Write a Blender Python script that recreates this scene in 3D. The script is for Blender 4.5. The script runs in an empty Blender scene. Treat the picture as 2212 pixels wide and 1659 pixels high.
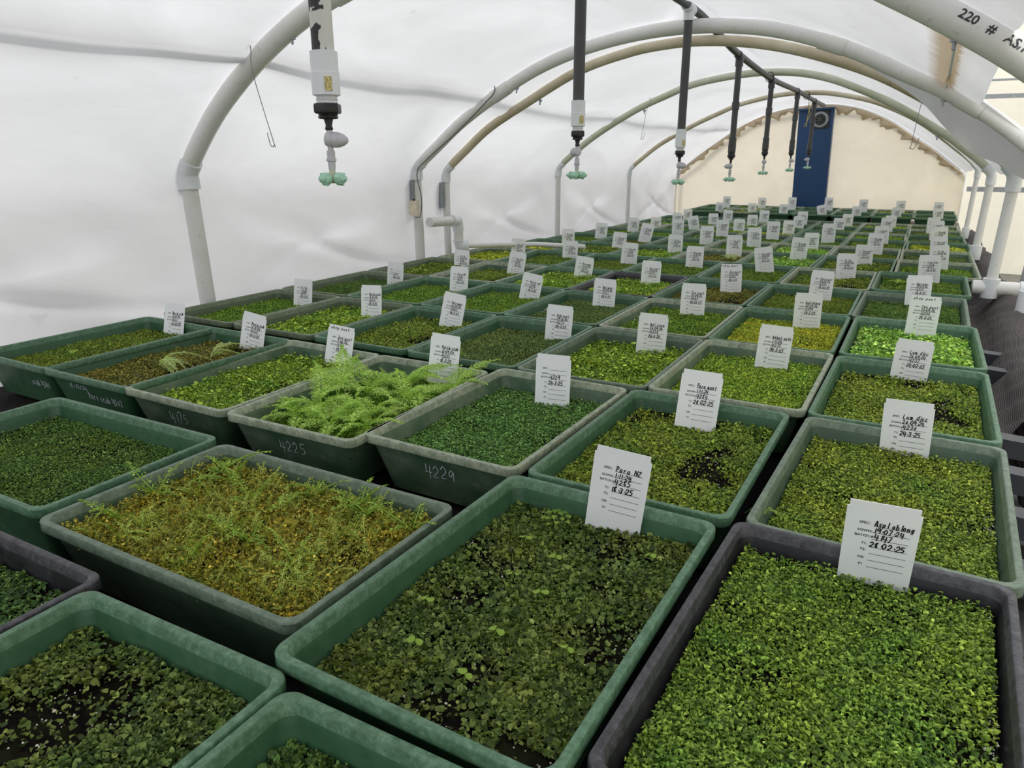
import bpy, math, random
import numpy as np
from mathutils import Matrix, Vector
rnd = random.Random(7)
S = 0.6          # one survey unit (camera height above the tray rims) in metres
RZ = 0.9         # height of the tray rims above the ground
PI = math.pi
def U(x, y, z): return Vector((x*S, y*S, RZ + z*S))
C = bpy.context.scene.collection
sc = bpy.context.scene

# ---------------- camera, world, exposure ----------------
cam_d = bpy.data.cameras.new('camera'); cam = bpy.data.objects.new('camera', cam_d); C.objects.link(cam)
cam_d.sensor_width = 36; cam_d.lens = 25.282; cam_d.clip_start = 0.02; cam_d.clip_end = 200
R = Vector((0.87113301, 0.49104189, -0.00226660)); Up = Vector((-0.14717676, 0.26549705, 0.95281180)); Bk = Vector((0.46847228, -0.82969222, 0.30355320))
M = Matrix((( R.x, Up.x, Bk.x, 0), (R.y, Up.y, Bk.y, 0), (R.z, Up.z, Bk.z, 0), (0, 0, 0, 1)))
cam.matrix_world = Matrix.Translation(U(0, 0, 1)) @ M
cam_d.dof.use_dof = True; cam_d.dof.focus_distance = 1.35; cam_d.dof.aperture_fstop = 15.0
sc.camera = cam
w = bpy.data.worlds.new('overcast_sky'); sc.world = w; w.use_nodes = True
wt = w.node_tree; bgn = wt.nodes['Background']; bgn.inputs[1].default_value = 1.95     # overcast: zenith brighter than horizon
_tc = wt.nodes.new('ShaderNodeTexCoord'); _sx = wt.nodes.new('ShaderNodeSeparateXYZ'); _rp = wt.nodes.new('ShaderNodeValToRGB')
wt.links.new(_tc.outputs['Generated'], _sx.inputs[0]); wt.links.new(_sx.outputs[2], _rp.inputs[0]); wt.links.new(_rp.outputs[0], bgn.inputs[0])
_rp.color_ramp.elements[0].position = 0.0; _rp.color_ramp.elements[0].color = (0.32, 0.33, 0.345, 1)
_rp.color_ramp.elements[1].position = 0.9; _rp.color_ramp.elements[1].color = (1.0, 1.02, 1.05, 1)
sun_d = bpy.data.lights.new('sun', 'SUN'); sun = bpy.data.objects.new('sun', sun_d); C.objects.link(sun)
sun_d.energy = 2.1; sun_d.angle = math.radians(12); sun_d.color = (1.0, 0.95, 0.86)
sun.rotation_euler = (math.radians(-36), math.radians(-34), 0)
sun.location = (0, 12, 12)
sc.view_settings.view_transform = 'Standard'; sc.view_settings.look = 'None'
sc.view_settings.gamma = 1.0; sc.view_settings.exposure = 0.34; sc.view_settings.use_curve_mapping = False
try:
    sc.cycles.max_bounces = 10; sc.cycles.diffuse_bounces = 6; sc.cycles.transmission_bounces = 8
    sc.cycles.use_denoising = True; sc.cycles.use_adaptive_sampling = True; sc.cycles.adaptive_threshold = 0.012; sc.cycles.sample_clamp_indirect = 8
    sc.cycles.caustics_reflective = False; sc.cycles.caustics_refractive = False
except Exception: pass

# ---------------- mesh helpers ----------------
def tag(o, label=None, cat=None, group=None, kind=None):
    if label: o['label'] = label
    if cat: o['category'] = cat
    if group: o['group'] = group
    if kind: o['kind'] = kind
    return o
def link(o, parent=None):
    C.objects.link(o)
    if parent is not None: o.parent = parent
    return o
def empty(name, loc=(0, 0, 0), rz=0.0):
    o = bpy.data.objects.new(name, None); o.location = loc; o.rotation_euler = (0, 0, rz); o.empty_display_size = 0.05
    return link(o)
class MB:
    """collects shapes; build() links them as ONE mesh object"""
    def __init__(s): s.v = []; s.f = []; s.m = []
    def add(s, vs, fs, mi=0):
        k = len(s.v); s.v += [tuple(p) for p in vs]; s.f += [tuple(i+k for i in f) for f in fs]; s.m += [mi]*len(fs)
    def box(s, c, d, mi=0, rot=None):
        x, y, z = [a/2 for a in d]; P = [Vector((i*x, j*y, k*z)) for k in (-1, 1) for j in (-1, 1) for i in (-1, 1)]
        if rot: P = [rot @ p for p in P]
        s.add([p+Vector(c) for p in P], [(0,2,3,1),(4,5,7,6),(0,1,5,4),(2,6,7,3),(0,4,6,2),(1,3,7,5)], mi)
    def tube(s, pts, r, n=12, mi=0, cap=True):
        pts = [Vector(p) for p in pts]; k0 = len(s.v); rs = r if isinstance(r, (list, tuple)) else [r]*len(pts)
        t0 = (pts[1]-pts[0]).normalized(); a = Vector((0, 0, 1)) if abs(t0.z) < 0.9 else Vector((1, 0, 0))
        nrm = t0.cross(a).normalized()
        for i, p in enumerate(pts):
            t = ((pts[min(i+1, len(pts)-1)]-pts[max(i-1, 0)])).normalized()
            nrm = (nrm - t*nrm.dot(t)).normalized(); b = t.cross(nrm)
            for j in range(n):
                an = 2*PI*j/n; s.v.append(tuple(p + (nrm*math.cos(an)+b*math.sin(an))*rs[i]))
        fs = []
        for i in range(len(pts)-1):
            for j in range(n):
                a0 = k0+i*n+j; a1 = k0+i*n+(j+1) % n; fs.append((a0, a1, a1+n, a0+n))
        if cap: fs.append(tuple(k0+j for j in reversed(range(n)))); fs.append(tuple(k0+(len(pts)-1)*n+j for j in range(n)))
        s.f += fs; s.m += [mi]*len(fs)
    def lathe(s, prof, c=(0, 0, 0), n=20, mi=0, axis=None):
        """prof: (r, z) pairs from bottom to top; axis: direction of local z"""
        q = Vector((0, 0, 1)).rotation_difference(Vector(axis)) if axis else None
        k0 = len(s.v); c = Vector(c)
        for r, z in prof:
            for j in range(n):
                p = Vector((r*math.cos(2*PI*j/n), r*math.sin(2*PI*j/n), z))
                if q: p = q @ p
                s.v.append(tuple(p+c))
        fs = []
        for i in range(len(prof)-1):
            for j in range(n):
                a0 = k0+i*n+j; a1 = k0+i*n+(j+1) % n; fs.append((a0, a1, a1+n, a0+n))
        fs.append(tuple(k0+j for j in reversed(range(n)))); fs.append(tuple(k0+(len(prof)-1)*n+j for j in range(n)))
        s.f += fs; s.m += [mi]*len(fs)
    def mesh(s, name, mats, smooth=40):
        me = bpy.data.meshes.new(name); me.from_pydata(s.v, [], s.f)
        for m in (mats if isinstance(mats, (list, tuple)) else [mats]): me.materials.append(m)
        me.polygons.foreach_set('material_index', s.m)
        if smooth is not None:
            me.polygons.foreach_set('use_smooth', [True]*len(me.polygons))
            try: me.set_sharp_from_angle(angle=math.radians(smooth))
            except Exception: pass
        me.update(); return me
    def build(s, name, mats, parent=None, smooth=40):
        return link(bpy.data.objects.new(name, s.mesh(name, mats, smooth)), parent)
def np_mesh(name, V, F4, mats, mi=None, smooth=True):
    """V (n,3), F4 list of (m,k) index arrays"""
    me = bpy.data.meshes.new(name); V = np.asarray(V, np.float32)
    me.vertices.add(len(V)); me.vertices.foreach_set('co', V.ravel())
    loops = np.concatenate([f.ravel() for f in F4]).astype(np.int32)
    tot = np.concatenate([np.full(len(f), f.shape[1]) for f in F4]).astype(np.int32)
    me.loops.add(len(loops)); me.loops.foreach_set('vertex_index', loops)
    me.polygons.add(len(tot)); me.polygons.foreach_set('loop_start', np.concatenate([[0], np.cumsum(tot)[:-1]]).astype(np.int32))
    me.polygons.foreach_set('loop_total', tot)
    for m in mats: me.materials.append(m)
    if mi is not None: me.polygons.foreach_set('material_index', mi.astype(np.int32))
    me.polygons.foreach_set('use_smooth', np.full(len(tot), smooth))
    me.update(calc_edges=True); return me
def catmull(P, n=8):
    P = [Vector(p) for p in P]; out = []
    Q = [P[0]*2-P[1]] + P + [P[-1]*2-P[-2]]
    for i in range(1, len(Q)-2):
        for k in range(n):
            t = k/n; a, b, c, d = Q[i-1], Q[i], Q[i+1], Q[i+2]
            out.append(0.5*((2*b)+(c-a)*t+(2*a-5*b+4*c-d)*t*t+(3*b-a-3*c+d)*t**3))
    out.append(P[-1]); return out

# ---------------- materials ----------------
def lin(r, g, b):
    f = lambda c: (c/255/12.92) if c/255 <= 0.04045 else ((c/255+0.055)/1.055)**2.4
    return (f(r), f(g), f(b), 1)
def newmat(name):
    m = bpy.data.materials.new(name); m.use_nodes = True; nt = m.node_tree
    return m, nt, nt.nodes['Principled BSDF']
def N(nt, typ, **kw):
    n = nt.nodes.new(typ)
    for k, v in kw.items():
        if k.startswith('i_'): n.inputs[int(k[2:])].default_value = v
        else: setattr(n, k, v)
    return n
def ramp(nt, fac, stops, interp='LINEAR'):
    r = nt.nodes.new('ShaderNodeValToRGB'); r.color_ramp.interpolation = interp
    while len(r.color_ramp.elements) < len(stops): r.color_ramp.elements.new(0.5)
    for e, (p, c) in zip(r.color_ramp.elements, stops): e.position = p; e.color = c
    nt.links.new(fac, r.inputs[0]); return r.outputs[0]
def noise(nt, scale, detail=3, rough=0.5, vec=None, dist=0.0):
    n = nt.nodes.new('ShaderNodeTexNoise'); n.inputs['Scale'].default_value = scale; n.inputs['Detail'].default_value = detail
    n.inputs['Roughness'].default_value = rough; n.inputs['Distortion'].default_value = dist
    if vec is None:
        t = nt.nodes.new('ShaderNodeTexCoord'); vec = t.outputs['Object']
    nt.links.new(vec, n.inputs['Vector']); return n.outputs[0]
def mix(nt, fac, a, b, mode='MIX'):
    m = nt.nodes.new('ShaderNodeMix'); m.data_type = 'RGBA'; m.blend_type = mode; m.clamp_result = False
    for s, v in ((m.inputs[0], fac), (m.inputs[6], a), (m.inputs[7], b)):
        if hasattr(v, 'default_value'): nt.links.new(v, s)
        else: s.default_value = v
    return m.outputs[2]
def math_(nt, op, a, b=None, clamp=False):
    m = nt.nodes.new('ShaderNodeMath'); m.operation = op; m.use_clamp = clamp
    for i, v in enumerate((a, b)):
        if v is None: continue
        if hasattr(v, 'default_value'): nt.links.new(v, m.inputs[i])
        else: m.inputs[i].default_value = v
    return m.outputs[0]
def coords(nt, scale=(1, 1, 1), rot=(0, 0, 0)):
    t = nt.nodes.new('ShaderNodeTexCoord'); mp = nt.nodes.new('ShaderNodeMapping')
    mp.inputs['Scale'].default_value = scale; mp.inputs['Rotation'].default_value = rot
    nt.links.new(t.outputs['Object'], mp.inputs[0]); return mp.outputs[0]
def bump(nt, h, bsdf, dist=0.002, strength=0.5):
    b = nt.nodes.new('ShaderNodeBump'); b.inputs['Strength'].default_value = strength; b.inputs['Distance'].default_value = dist
    nt.links.new(h, b.inputs['Height']); nt.links.new(b.outputs[0], bsdf.inputs['Normal']); return b
def plain(name, col, rough=0.5, metal=0.0, var=0.12, vscale=30.0, spec=0.5, bmp=0.0):
    m, nt, b = newmat(name); n = noise(nt, vscale)
    c0 = tuple(x*(1-var) for x in col[:3])+(1,); c1 = tuple(min(1, x*(1+var)) for x in col[:3])+(1,)
    nt.links.new(ramp(nt, n, [(0.3, c0), (0.7, c1)]), b.inputs['Base Color'])
    b.inputs['Roughness'].default_value = rough; b.inputs['Metallic'].default_value = metal; b.inputs['Specular IOR Level'].default_value = spec
    if bmp: bump(nt, noise(nt, vscale*4), b, bmp)
    return m
def tray_mat(name, base, rim, wear_sheen):
    """moulded plastic; the lip is scuffed and bleached, with its grazing sheen painted in, the walls carry thin scratches"""
    m, nt, b = newmat(name)
    t = nt.nodes.new('ShaderNodeTexCoord'); sep = nt.nodes.new('ShaderNodeSeparateXYZ'); nt.links.new(t.outputs['Object'], sep.inputs[0])
    lip = math_(nt, 'GREATER_THAN', sep.outputs[2], -0.0175)  # lip gets the lighter rim colour: weathering plus painted grazing reflection
    top = math_(nt, 'MULTIPLY', lip, ramp(nt, noise(nt, 95, 6, 0.75), [(0.46-wear_sheen*0.3, (0.22, 0.22, 0.22, 1)), (0.74-wear_sheen*0.25, (0.95, 0.95, 0.95, 1))]))
    wall = ramp(nt, noise(nt, 5, 5, 0.6), [(0.35, (0, 0, 0, 1)), (0.8, (wear_sheen, wear_sheen, wear_sheen, 1))])
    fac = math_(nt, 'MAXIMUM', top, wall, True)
    scr = ramp(nt, noise(nt, 1.0, 6, 0.75, coords(nt, (9, 70, 160), (0.2, 0.1, 0.05))), [(0.62, (0, 0, 0, 1)), (0.70, (0.55, 0.55, 0.55, 1))])
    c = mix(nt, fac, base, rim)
    c = mix(nt, scr, c, rim)
    c = mix(nt, ramp(nt, noise(nt, 45, 3), [(0.4, (0, 0, 0, 1)), (0.75, (0.5, 0.5, 0.5, 1))]), c, tuple(x*0.72 for x in base[:3])+(1,))
    nt.links.new(c, b.inputs['Base Color']); b.inputs['Roughness'].default_value = 0.42; b.inputs['Specular IOR Level'].default_value = 0.45
    nt.links.new(ramp(nt, noise(nt, 40, 4), [(0.3, (0.34,)*3+(1,)), (0.7, (0.58,)*3+(1,))]), b.inputs['Roughness'])
    bump(nt, noise(nt, 120, 3), b, 0.0006, 0.4)
    return m
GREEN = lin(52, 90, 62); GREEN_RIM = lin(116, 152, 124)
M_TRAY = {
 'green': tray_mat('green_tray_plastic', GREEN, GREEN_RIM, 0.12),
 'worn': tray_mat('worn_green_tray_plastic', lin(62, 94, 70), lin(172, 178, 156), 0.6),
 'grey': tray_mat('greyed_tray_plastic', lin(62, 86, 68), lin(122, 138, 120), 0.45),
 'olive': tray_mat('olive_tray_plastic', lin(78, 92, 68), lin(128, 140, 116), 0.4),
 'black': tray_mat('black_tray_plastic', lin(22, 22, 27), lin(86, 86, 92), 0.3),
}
def leaf_mat(name, dark, mid, light, patch=None, pf=0.5, trans=0.3):
    m, nt, b = newmat(name)
    g = nt.nodes.new('ShaderNodeNewGeometry')
    c = ramp(nt, g.outputs['Random Per Island'], [(0.0, dark), (0.45, mid), (0.85, light), (1.0, tuple(min(1, x*1.35) for x in light[:3])+(1,))])
    if patch is not None:
        pm = ramp(nt, noise(nt, 9, 3, 0.6), [(0.42, (0, 0, 0, 1)), (0.66, (pf, pf, pf, 1))])
        c = mix(nt, pm, c, patch)
    nt.links.new(c, b.inputs['Base Color']); b.inputs['Roughness'].default_value = 0.5; b.inputs['Specular IOR Level'].default_value = 0.28
    tr = nt.nodes.new('ShaderNodeBsdfTranslucent'); nt.links.new(mix(nt, 1.0, c, (1.1, 1.25, 0.6, 1), 'MULTIPLY'), tr.inputs[0])
    ms = nt.nodes.new('ShaderNodeMixShader'); ms.inputs[0].default_value = trans
    nt.links.new(b.outputs[0], ms.inputs[1]); nt.links.new(tr.outputs[0], ms.inputs[2])
    nt.links.new(ms.outputs[0], nt.nodes['Material Output'].inputs[0]); return m
TINT = {'darkround': lin(102, 122, 62), 'darkblue': lin(84, 116, 58), 'vivid': lin(116, 146, 56), 'olive': lin(128, 150, 58), 'fine': lin(100, 134, 62), 'bluefine': lin(110, 152, 82),
 'ochre': lin(158, 152, 58), 'bright': lin(146, 178, 66), 'pale': lin(152, 194, 94), 'yellow': lin(182, 194, 66), 'greygreen': lin(118, 142, 82), 'brown': lin(128, 128, 58), 'mid': lin(120, 156, 56)}
def carpet_mat():
    """seedlings of every tray: the tray's own tint, varied leaf by leaf and in broad patches"""
    m, nt, b = newmat('seedling_leaf'); g = nt.nodes.new('ShaderNodeNewGeometry'); oi = nt.nodes.new('ShaderNodeObjectInfo')
    v = ramp(nt, g.outputs['Random Per Island'], [(0.0, (.20, .24, .22, 1)), (0.3, (.60, .66, .60, 1)), (0.65, (1.15, 1.12, 1.05, 1)), (0.92, (1.9, 1.75, 1.8, 1)), (0.985, (2.3, 2.1, 2.3, 1)), (1.0, (4.0, 3.2, 4.6, 1))])
    off = nt.nodes.new('ShaderNodeVectorMath'); off.operation = 'ADD'; t = nt.nodes.new('ShaderNodeTexCoord'); nt.links.new(t.outputs['Object'], off.inputs[0])
    nt.links.new(math_(nt, 'MULTIPLY', oi.outputs['Random'], 37.0), off.inputs[1])
    c = mix(nt, 1.0, oi.outputs['Color'], v, 'MULTIPLY')
    p1 = ramp(nt, noise(nt, 7, 4, 0.6, off.outputs[0]), [(0.45, (0, 0, 0, 1)), (0.68, (.75,)*3+(1,))])
    c = mix(nt, p1, c, mix(nt, 1.0, c, (1.32, 1.10, .80, 1), 'MULTIPLY'))
    p2 = ramp(nt, noise(nt, 11, 4, 0.6, off.outputs[0], .4), [(0.52, (0, 0, 0, 1)), (0.7, (.7,)*3+(1,))])
    c = mix(nt, p2, c, mix(nt, 1.0, c, (.55, .85, .8, 1), 'MULTIPLY'))
    nt.links.new(c, b.inputs['Base Color']); b.inputs['Roughness'].default_value = 0.5; b.inputs['Specular IOR Level'].default_value = 0.3
    tr = nt.nodes.new('ShaderNodeBsdfTranslucent'); nt.links.new(mix(nt, 1.0, c, (1.1, 1.25, 0.6, 1), 'MULTIPLY'), tr.inputs[0])
    ms = nt.nodes.new('ShaderNodeMixShader'); ms.inputs[0].default_value = .25
    nt.links.new(b.outputs[0], ms.inputs[1]); nt.links.new(tr.outputs[0], ms.inputs[2]); nt.links.new(ms.outputs[0], nt.nodes['Material Output'].inputs[0]); return m
M_CARPET = carpet_mat()
PAL = {
 'bright':    leaf_mat('bright_yellow_green_leaf', lin(98, 136, 40), lin(134, 170, 60), lin(176, 202, 92), lin(120, 146, 46), 0.5),
 'mid':       leaf_mat('mid_green_leaf', lin(56, 94, 22), lin(94, 134, 42), lin(132, 164, 64), lin(112, 132, 42), 0.5),
 'fern':      leaf_mat('fresh_fern_leaf', lin(146, 188, 78), lin(182, 214, 100), lin(210, 232, 134), None, trans=0.4),
 'fernpale':  leaf_mat('pale_fern_leaf', lin(176, 200, 118), lin(200, 218, 142), lin(218, 230, 166), None, trans=0.35),
}
def soil_mat():
    m, nt, b = newmat('potting_mix')
    c = ramp(nt, noise(nt, 160, 5, 0.7), [(0.3, lin(8, 6, 5)), (0.6, lin(20, 16, 14)), (0.82, lin(52, 42, 36))])
    c = mix(nt, ramp(nt, noise(nt, 26, 4), [(0.48, (0, 0, 0, 1)), (0.62, (0.5, 0.5, 0.5, 1))]), c, lin(38, 44, 22))
    nt.links.new(c, b.inputs['Base Color']); b.inputs['Roughness'].default_value = 0.95; b.inputs['Specular IOR Level'].default_value = 0.08; bump(nt, noise(nt, 220, 4), b, 0.003, 0.9); return m
M_SOIL = soil_mat(); M_PERL = plain('perlite', lin(226, 222, 204), 0.8)
M_CARD = plain('white_card', (0.90, 0.92, 0.95, 1), 0.55, var=0.03, vscale=8)
M_PRINT = plain('printed_ink', (0.03, 0.03, 0.035, 1), 0.6); M_INK = plain('black_marker_ink', (0.008, 0.008, 0.01, 1), 0.45)
M_CHALK = plain('white_marker_ink', (0.62, 0.64, 0.74, 1), 0.6)
def pvc(name, col, dirt, amount):
    m, nt, b = newmat(name)
    d = ramp(nt, noise(nt, 3.2, 5, 0.7), [(0.5-amount*0.3, (0, 0, 0, 1)), (0.85-amount*0.2, (0.8, 0.8, 0.8, 1))])
    s = ramp(nt, noise(nt, 40, 4, 0.7), [(0.60, (0, 0, 0, 1)), (0.72, (0.6, 0.6, 0.6, 1))])
    c = mix(nt, s, mix(nt, d, col, dirt), tuple(x*0.7 for x in dirt[:3])+(1,))
    nt.links.new(c, b.inputs['Base Color']); b.inputs['Roughness'].default_value = 0.35; return m
M_PVC = pvc('white_pvc', lin(224, 224, 222), lin(204, 202, 192), 0.25); M_PVCD = pvc('stained_pvc', lin(214, 206, 184), lin(158, 140, 104), 0.7)
M_PVCG = pvc('mildewed_pvc', lin(206, 208, 190), lin(150, 160, 124), 0.5); M_FIT = plain('new_pvc_fitting', lin(222, 226, 230), 0.3, var=0.03)
M_DARKP = plain('dark_grey_pipe', lin(64, 66, 66), 0.45, var=0.2, vscale=14); M_BLACK = plain('black_plastic', lin(24, 24, 27), 0.4)
M_STEEL = plain('galvanised_steel', lin(150, 154, 158), 0.45, 0.7); M_WIRE = plain('hook_wire', lin(120, 120, 122), 0.35, 0.8)
M_GREYPL = plain('grey_valve_plastic', lin(190, 190, 196), 0.35, var=0.04); M_MINT = plain('mint_green_nozzle_plastic', lin(168, 212, 188), 0.4, var=0.06)
M_CLEAR = plain('cloudy_nozzle_hub', lin(196, 198, 178), 0.3); M_BLUE = plain('dark_blue_paint', lin(16, 62, 108), 0.4, var=0.12, vscale=3)
M_TAPE = plain('thread_tape', lin(214, 216, 218), 0.5, var=0.1, vscale=200); M_LABEL = plain('peeling_sticker', lin(190, 176, 120), 0.7, var=0.5, vscale=220)
M_GROUND = plain('gravel_ground', lin(128, 124, 116), 0.9, var=0.25, vscale=6)
def painted_pipe():
    m, nt, b = newmat('pipe_with_flaking_black_paint')
    n = noise(nt, 26, 6, 0.7, coords(nt, (1, 1, 0.6), (0.3, 0.2, 0)), 0.6)
    t = nt.nodes.new('ShaderNodeTexCoord'); sp = nt.nodes.new('ShaderNodeSeparateXYZ'); nt.links.new(t.outputs['Object'], sp.inputs[0])
    zz = math_(nt, 'ADD', sp.outputs[2], math_(nt, 'MULTIPLY', n, 0.05))
    bands = math_(nt, 'MAXIMUM', math_(nt, 'LESS_THAN', zz, 0.312), math_(nt, 'GREATER_THAN', zz, 0.343))
    k = math_(nt, 'MULTIPLY', bands, math_(nt, 'ADD', math_(nt, 'MULTIPLY', n, 1.2), math_(nt, 'ADD', math_(nt, 'MULTIPLY', sp.outputs[0], -14.0), math_(nt, 'MULTIPLY', sp.outputs[1], -8.0))))
    c = ramp(nt, k, [(0.47, lin(206, 206, 200)), (0.50, lin(40, 40, 42))])
    nt.links.new(c, b.inputs['Base Color']); b.inputs['Roughness'].default_value = 0.5; return m
M_FLAKE = painted_pipe()
def film_mat(name, col, trans_col, stain=False, transp=0.0):
    m, nt, b = newmat(name)
    nt.nodes.remove(b)
    base = mix(nt, ramp(nt, noise(nt, 2.0, 4, 0.6), [(0.35, (0, 0, 0, 1)), (0.75, (0.35, 0.35, 0.35, 1))]), col, tuple(x*0.88 for x in col[:3])+(1,))
    tcol = mix(nt, ramp(nt, noise(nt, 1.6, 5, 0.62, coords(nt, (1, 0.6, 1.2)), 0.8), [(0.3, (0, 0, 0, 1)), (0.8, (1, 1, 1, 1))]), trans_col, tuple(x*0.76 for x in trans_col[:3])+(1,))
    spk = ramp(nt, noise(nt, 11, 2, 0.5), [(0.735, (0, 0, 0, 1)), (0.75, (0.35, 0.35, 0.35, 1))])
    tcol = mix(nt, spk, tcol, tuple(x*0.6 for x in trans_col[:3])+(1,))
    if stain:
        t = nt.nodes.new('ShaderNodeTexCoord'); sp = nt.nodes.new('ShaderNodeSeparateXYZ'); nt.links.new(t.outputs['Object'], sp.inputs[0])
        xx = math_(nt, 'ADD', sp.outputs[0], math_(nt, 'MULTIPLY', noise(nt, 3.0, 5, 0.7, coords(nt, (1, 6, 6))), 0.05)); xx = math_(nt, 'ADD', xx, -0.055)
        gx = ramp(nt, math_(nt, 'ADD', math_(nt, 'MULTIPLY', xx, 2.0), 0.5), [(0.28, (0, 0, 0, 1)), (0.36, (0.75,)*3+(1,)), (0.46, (0.85,)*3+(1,)), (0.485, (0.15,)*3+(1,)), (0.55, (0, 0, 0, 1))])
        gy = math_(nt, 'MULTIPLY', math_(nt, 'GREATER_THAN', sp.outputs[1], 2.3), math_(nt, 'LESS_THAN', sp.outputs[1], 3.75))
        st = math_(nt, 'MULTIPLY', gx, gy)
        base = mix(nt, st, base, lin(150, 128, 92)); tcol = mix(nt, st, tcol, lin(150, 126, 88))
    d = nt.nodes.new('ShaderNodeBsdfDiffuse'); nt.links.new(base, d.inputs[0])
    g = nt.nodes.new('ShaderNodeBsdfGlossy'); g.inputs['Roughness'].default_value = 0.35
    tr = nt.nodes.new('ShaderNodeBsdfTranslucent'); nt.links.new(tcol, tr.inputs[0])
    bp = nt.nodes.new('ShaderNodeBump'); bp.inputs['Strength'].default_value = 0.5; bp.inputs['Distance'].default_value = 0.012
    nt.links.new(noise(nt, 7, 5, 0.6, coords(nt, (1, 0.5, 1))), bp.inputs['Height'])
    for x in (d, g, tr): nt.links.new(bp.outputs[0], x.inputs['Normal'])
    m1 = nt.nodes.new('ShaderNodeMixShader'); m1.inputs[0].default_value = 0.5
    nt.links.new(d.outputs[0], m1.inputs[1]); nt.links.new(tr.outputs[0], m1.inputs[2])
    m2 = nt.nodes.new('ShaderNodeMixShader'); m2.inputs[0].default_value = 0.10
    nt.links.new(m1.outputs[0], m2.inputs[1]); nt.links.new(g.outputs[0], m2.inputs[2])
    nt.links.new(m2.outputs[0], nt.nodes['Material Output'].inputs[0]); return m
M_FILM = film_mat('white_tunnel_film', (0.78, 0.78, 0.80, 1), (0.66, 0.66, 0.685, 1), True)
M_CREAM = film_mat('cream_end_film', (0.76, 0.70, 0.58, 1), (0.86, 0.79, 0.65, 1))
M_OUTER = film_mat('sunlit_outer_film', (0.80, 0.76, 0.64, 1), (0.88, 0.85, 0.73, 1))
def weed_mat(name='woven_black_cloth', k_=1.0):
    m, nt, b = newmat(name)
    v = coords(nt, (1, 1, 1)); wv = nt.nodes.new('ShaderNodeTexWave'); wv.inputs['Scale'].default_value = 90; nt.links.new(v, wv.inputs[0])
    w2 = nt.nodes.new('ShaderNodeTexWave'); w2.bands_direction = 'Y'; w2.inputs['Scale'].default_value = 60; nt.links.new(v, w2.inputs[0])
    k = math_(nt, 'MULTIPLY', wv.outputs[1], w2.outputs[1])
    c = mix(nt, k, lin(48*k_, 45*k_, 46*k_), lin(150*k_, 143*k_, 142*k_)); c = mix(nt, ramp(nt, noise(nt, 5, 4), [(0.4, (0, 0, 0, 1)), (0.8, (0.6,)*3+(1,))]), c, lin(86*k_, 78*k_, 74*k_))
    nt.links.new(c, b.inputs['Base Color']); b.inputs['Roughness'].default_value = 0.85; b.inputs['Specular IOR Level'].default_value = 0.15; bump(nt, noise(nt, 22, 5), b, 0.006, 0.7); return m
M_WEED = weed_mat(); M_WEEDB = weed_mat('bench_cloth_weave', 0.35)

def zr(y): return 0.0 if y < 7 else -.015*(y-7)      # the bench falls away gently
# ---------------- ground, tunnel film, hoops ----------------
g = MB(); g.box((0, 6, -0.05), (60, 60, 0.1)); tag(g.build('floor', M_GROUND), kind='structure')
HP = {  # hoop y -> centre-line points (x, z), left elbow to right elbow
 3.50: [(-4.62,.89),(-4.45,1.08),(-4.20,1.31),(-3.80,1.58),(-3.37,1.79),(-2.9,1.94),(-2.4,2.0),(-1.9,2.02),(-1.45,2.0),(-1.0,1.93),(-.6,1.80),(-.19,1.59),(-.03,1.50),(.23,1.34),(.52,1.12),(.74,.90)],
 6.17: [(-4.60,.88),(-4.33,1.08),(-4.02,1.31),(-3.60,1.55),(-3.22,1.73),(-2.80,1.86),(-2.34,1.94),(-1.90,1.965),(-1.48,1.94),(-1.10,1.87),(-.68,1.73),(-.30,1.55),(-.02,1.42),(.24,1.27),(.50,1.08),(.74,.88)],
 6.70: [(-4.60,.84),(-4.33,1.05),(-4.05,1.26),(-3.65,1.47),(-3.06,1.75),(-2.56,1.88),(-2.25,1.92),(-1.95,1.93),(-1.57,1.90),(-1.20,1.83),(-.83,1.72),(-.49,1.59),(-.15,1.41),(.12,1.24),(.36,1.04),(.53,.85)],
 9.48: [(-4.60,.83),(-4.33,1.05),(-4.03,1.26),(-3.52,1.54),(-3.1,1.71),(-2.75,1.83),(-2.2,1.91),(-1.7,1.915),(-1.26,1.84),(-.83,1.68),(-.46,1.50),(-.07,1.27),(.1,1.16),(.23,1.06),(.4,.93),(.54,.80)],
 12.3: [(-4.60,.76),(-4.33,.98),(-4.05,1.18),(-3.52,1.46),(-3.1,1.64),(-2.81,1.75),(-2.26,1.86),(-1.8,1.88),(-1.4,1.84),(-.9,1.72),(-.46,1.53),(-.2,1.38),(.05,1.20),(.22,1.07),(.4,.93),(.53,.80)],
 17.1: [(-5.20,.58),(-4.7,.98),(-4.24,1.31),(-3.85,1.56),(-3.49,1.74),(-3.0,1.88),(-2.56,1.95),(-2.1,1.96),(-1.75,1.92),(-1.4,1.83),(-1.0,1.66),(-.7,1.48),(-.41,1.28),(-.1,1.08),(.2,.85),(.50,.62)],
}
HY = sorted(HP)
def resample(P, n):
    L = [0]
    for a, b in zip(P, P[1:]): L.append(L[-1]+(b-a).length)
    out = []; j = 0
    for i in range(n):
        s = L[-1]*i/(n-1)
        while j < len(L)-2 and L[j+1] < s: j += 1
        t = (s-L[j])/max(1e-9, L[j+1]-L[j]); out.append(P[j].lerp(P[j+1], min(1, max(0, t))))
    return out
NS = 90
ARC = {y: resample(catmull([(x, 0, z) for x, z in HP[y]], 6), NS) for y in HY}
def section(y):
    if y <= HY[0]: return ARC[HY[0]]
    for a, b in zip(HY, HY[1:]):
        if y <= b:
            t = (y-a)/(b-a); return [p.lerp(q, t) for p, q in zip(ARC[a], ARC[b])]
    return ARC[HY[-1]]
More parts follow.
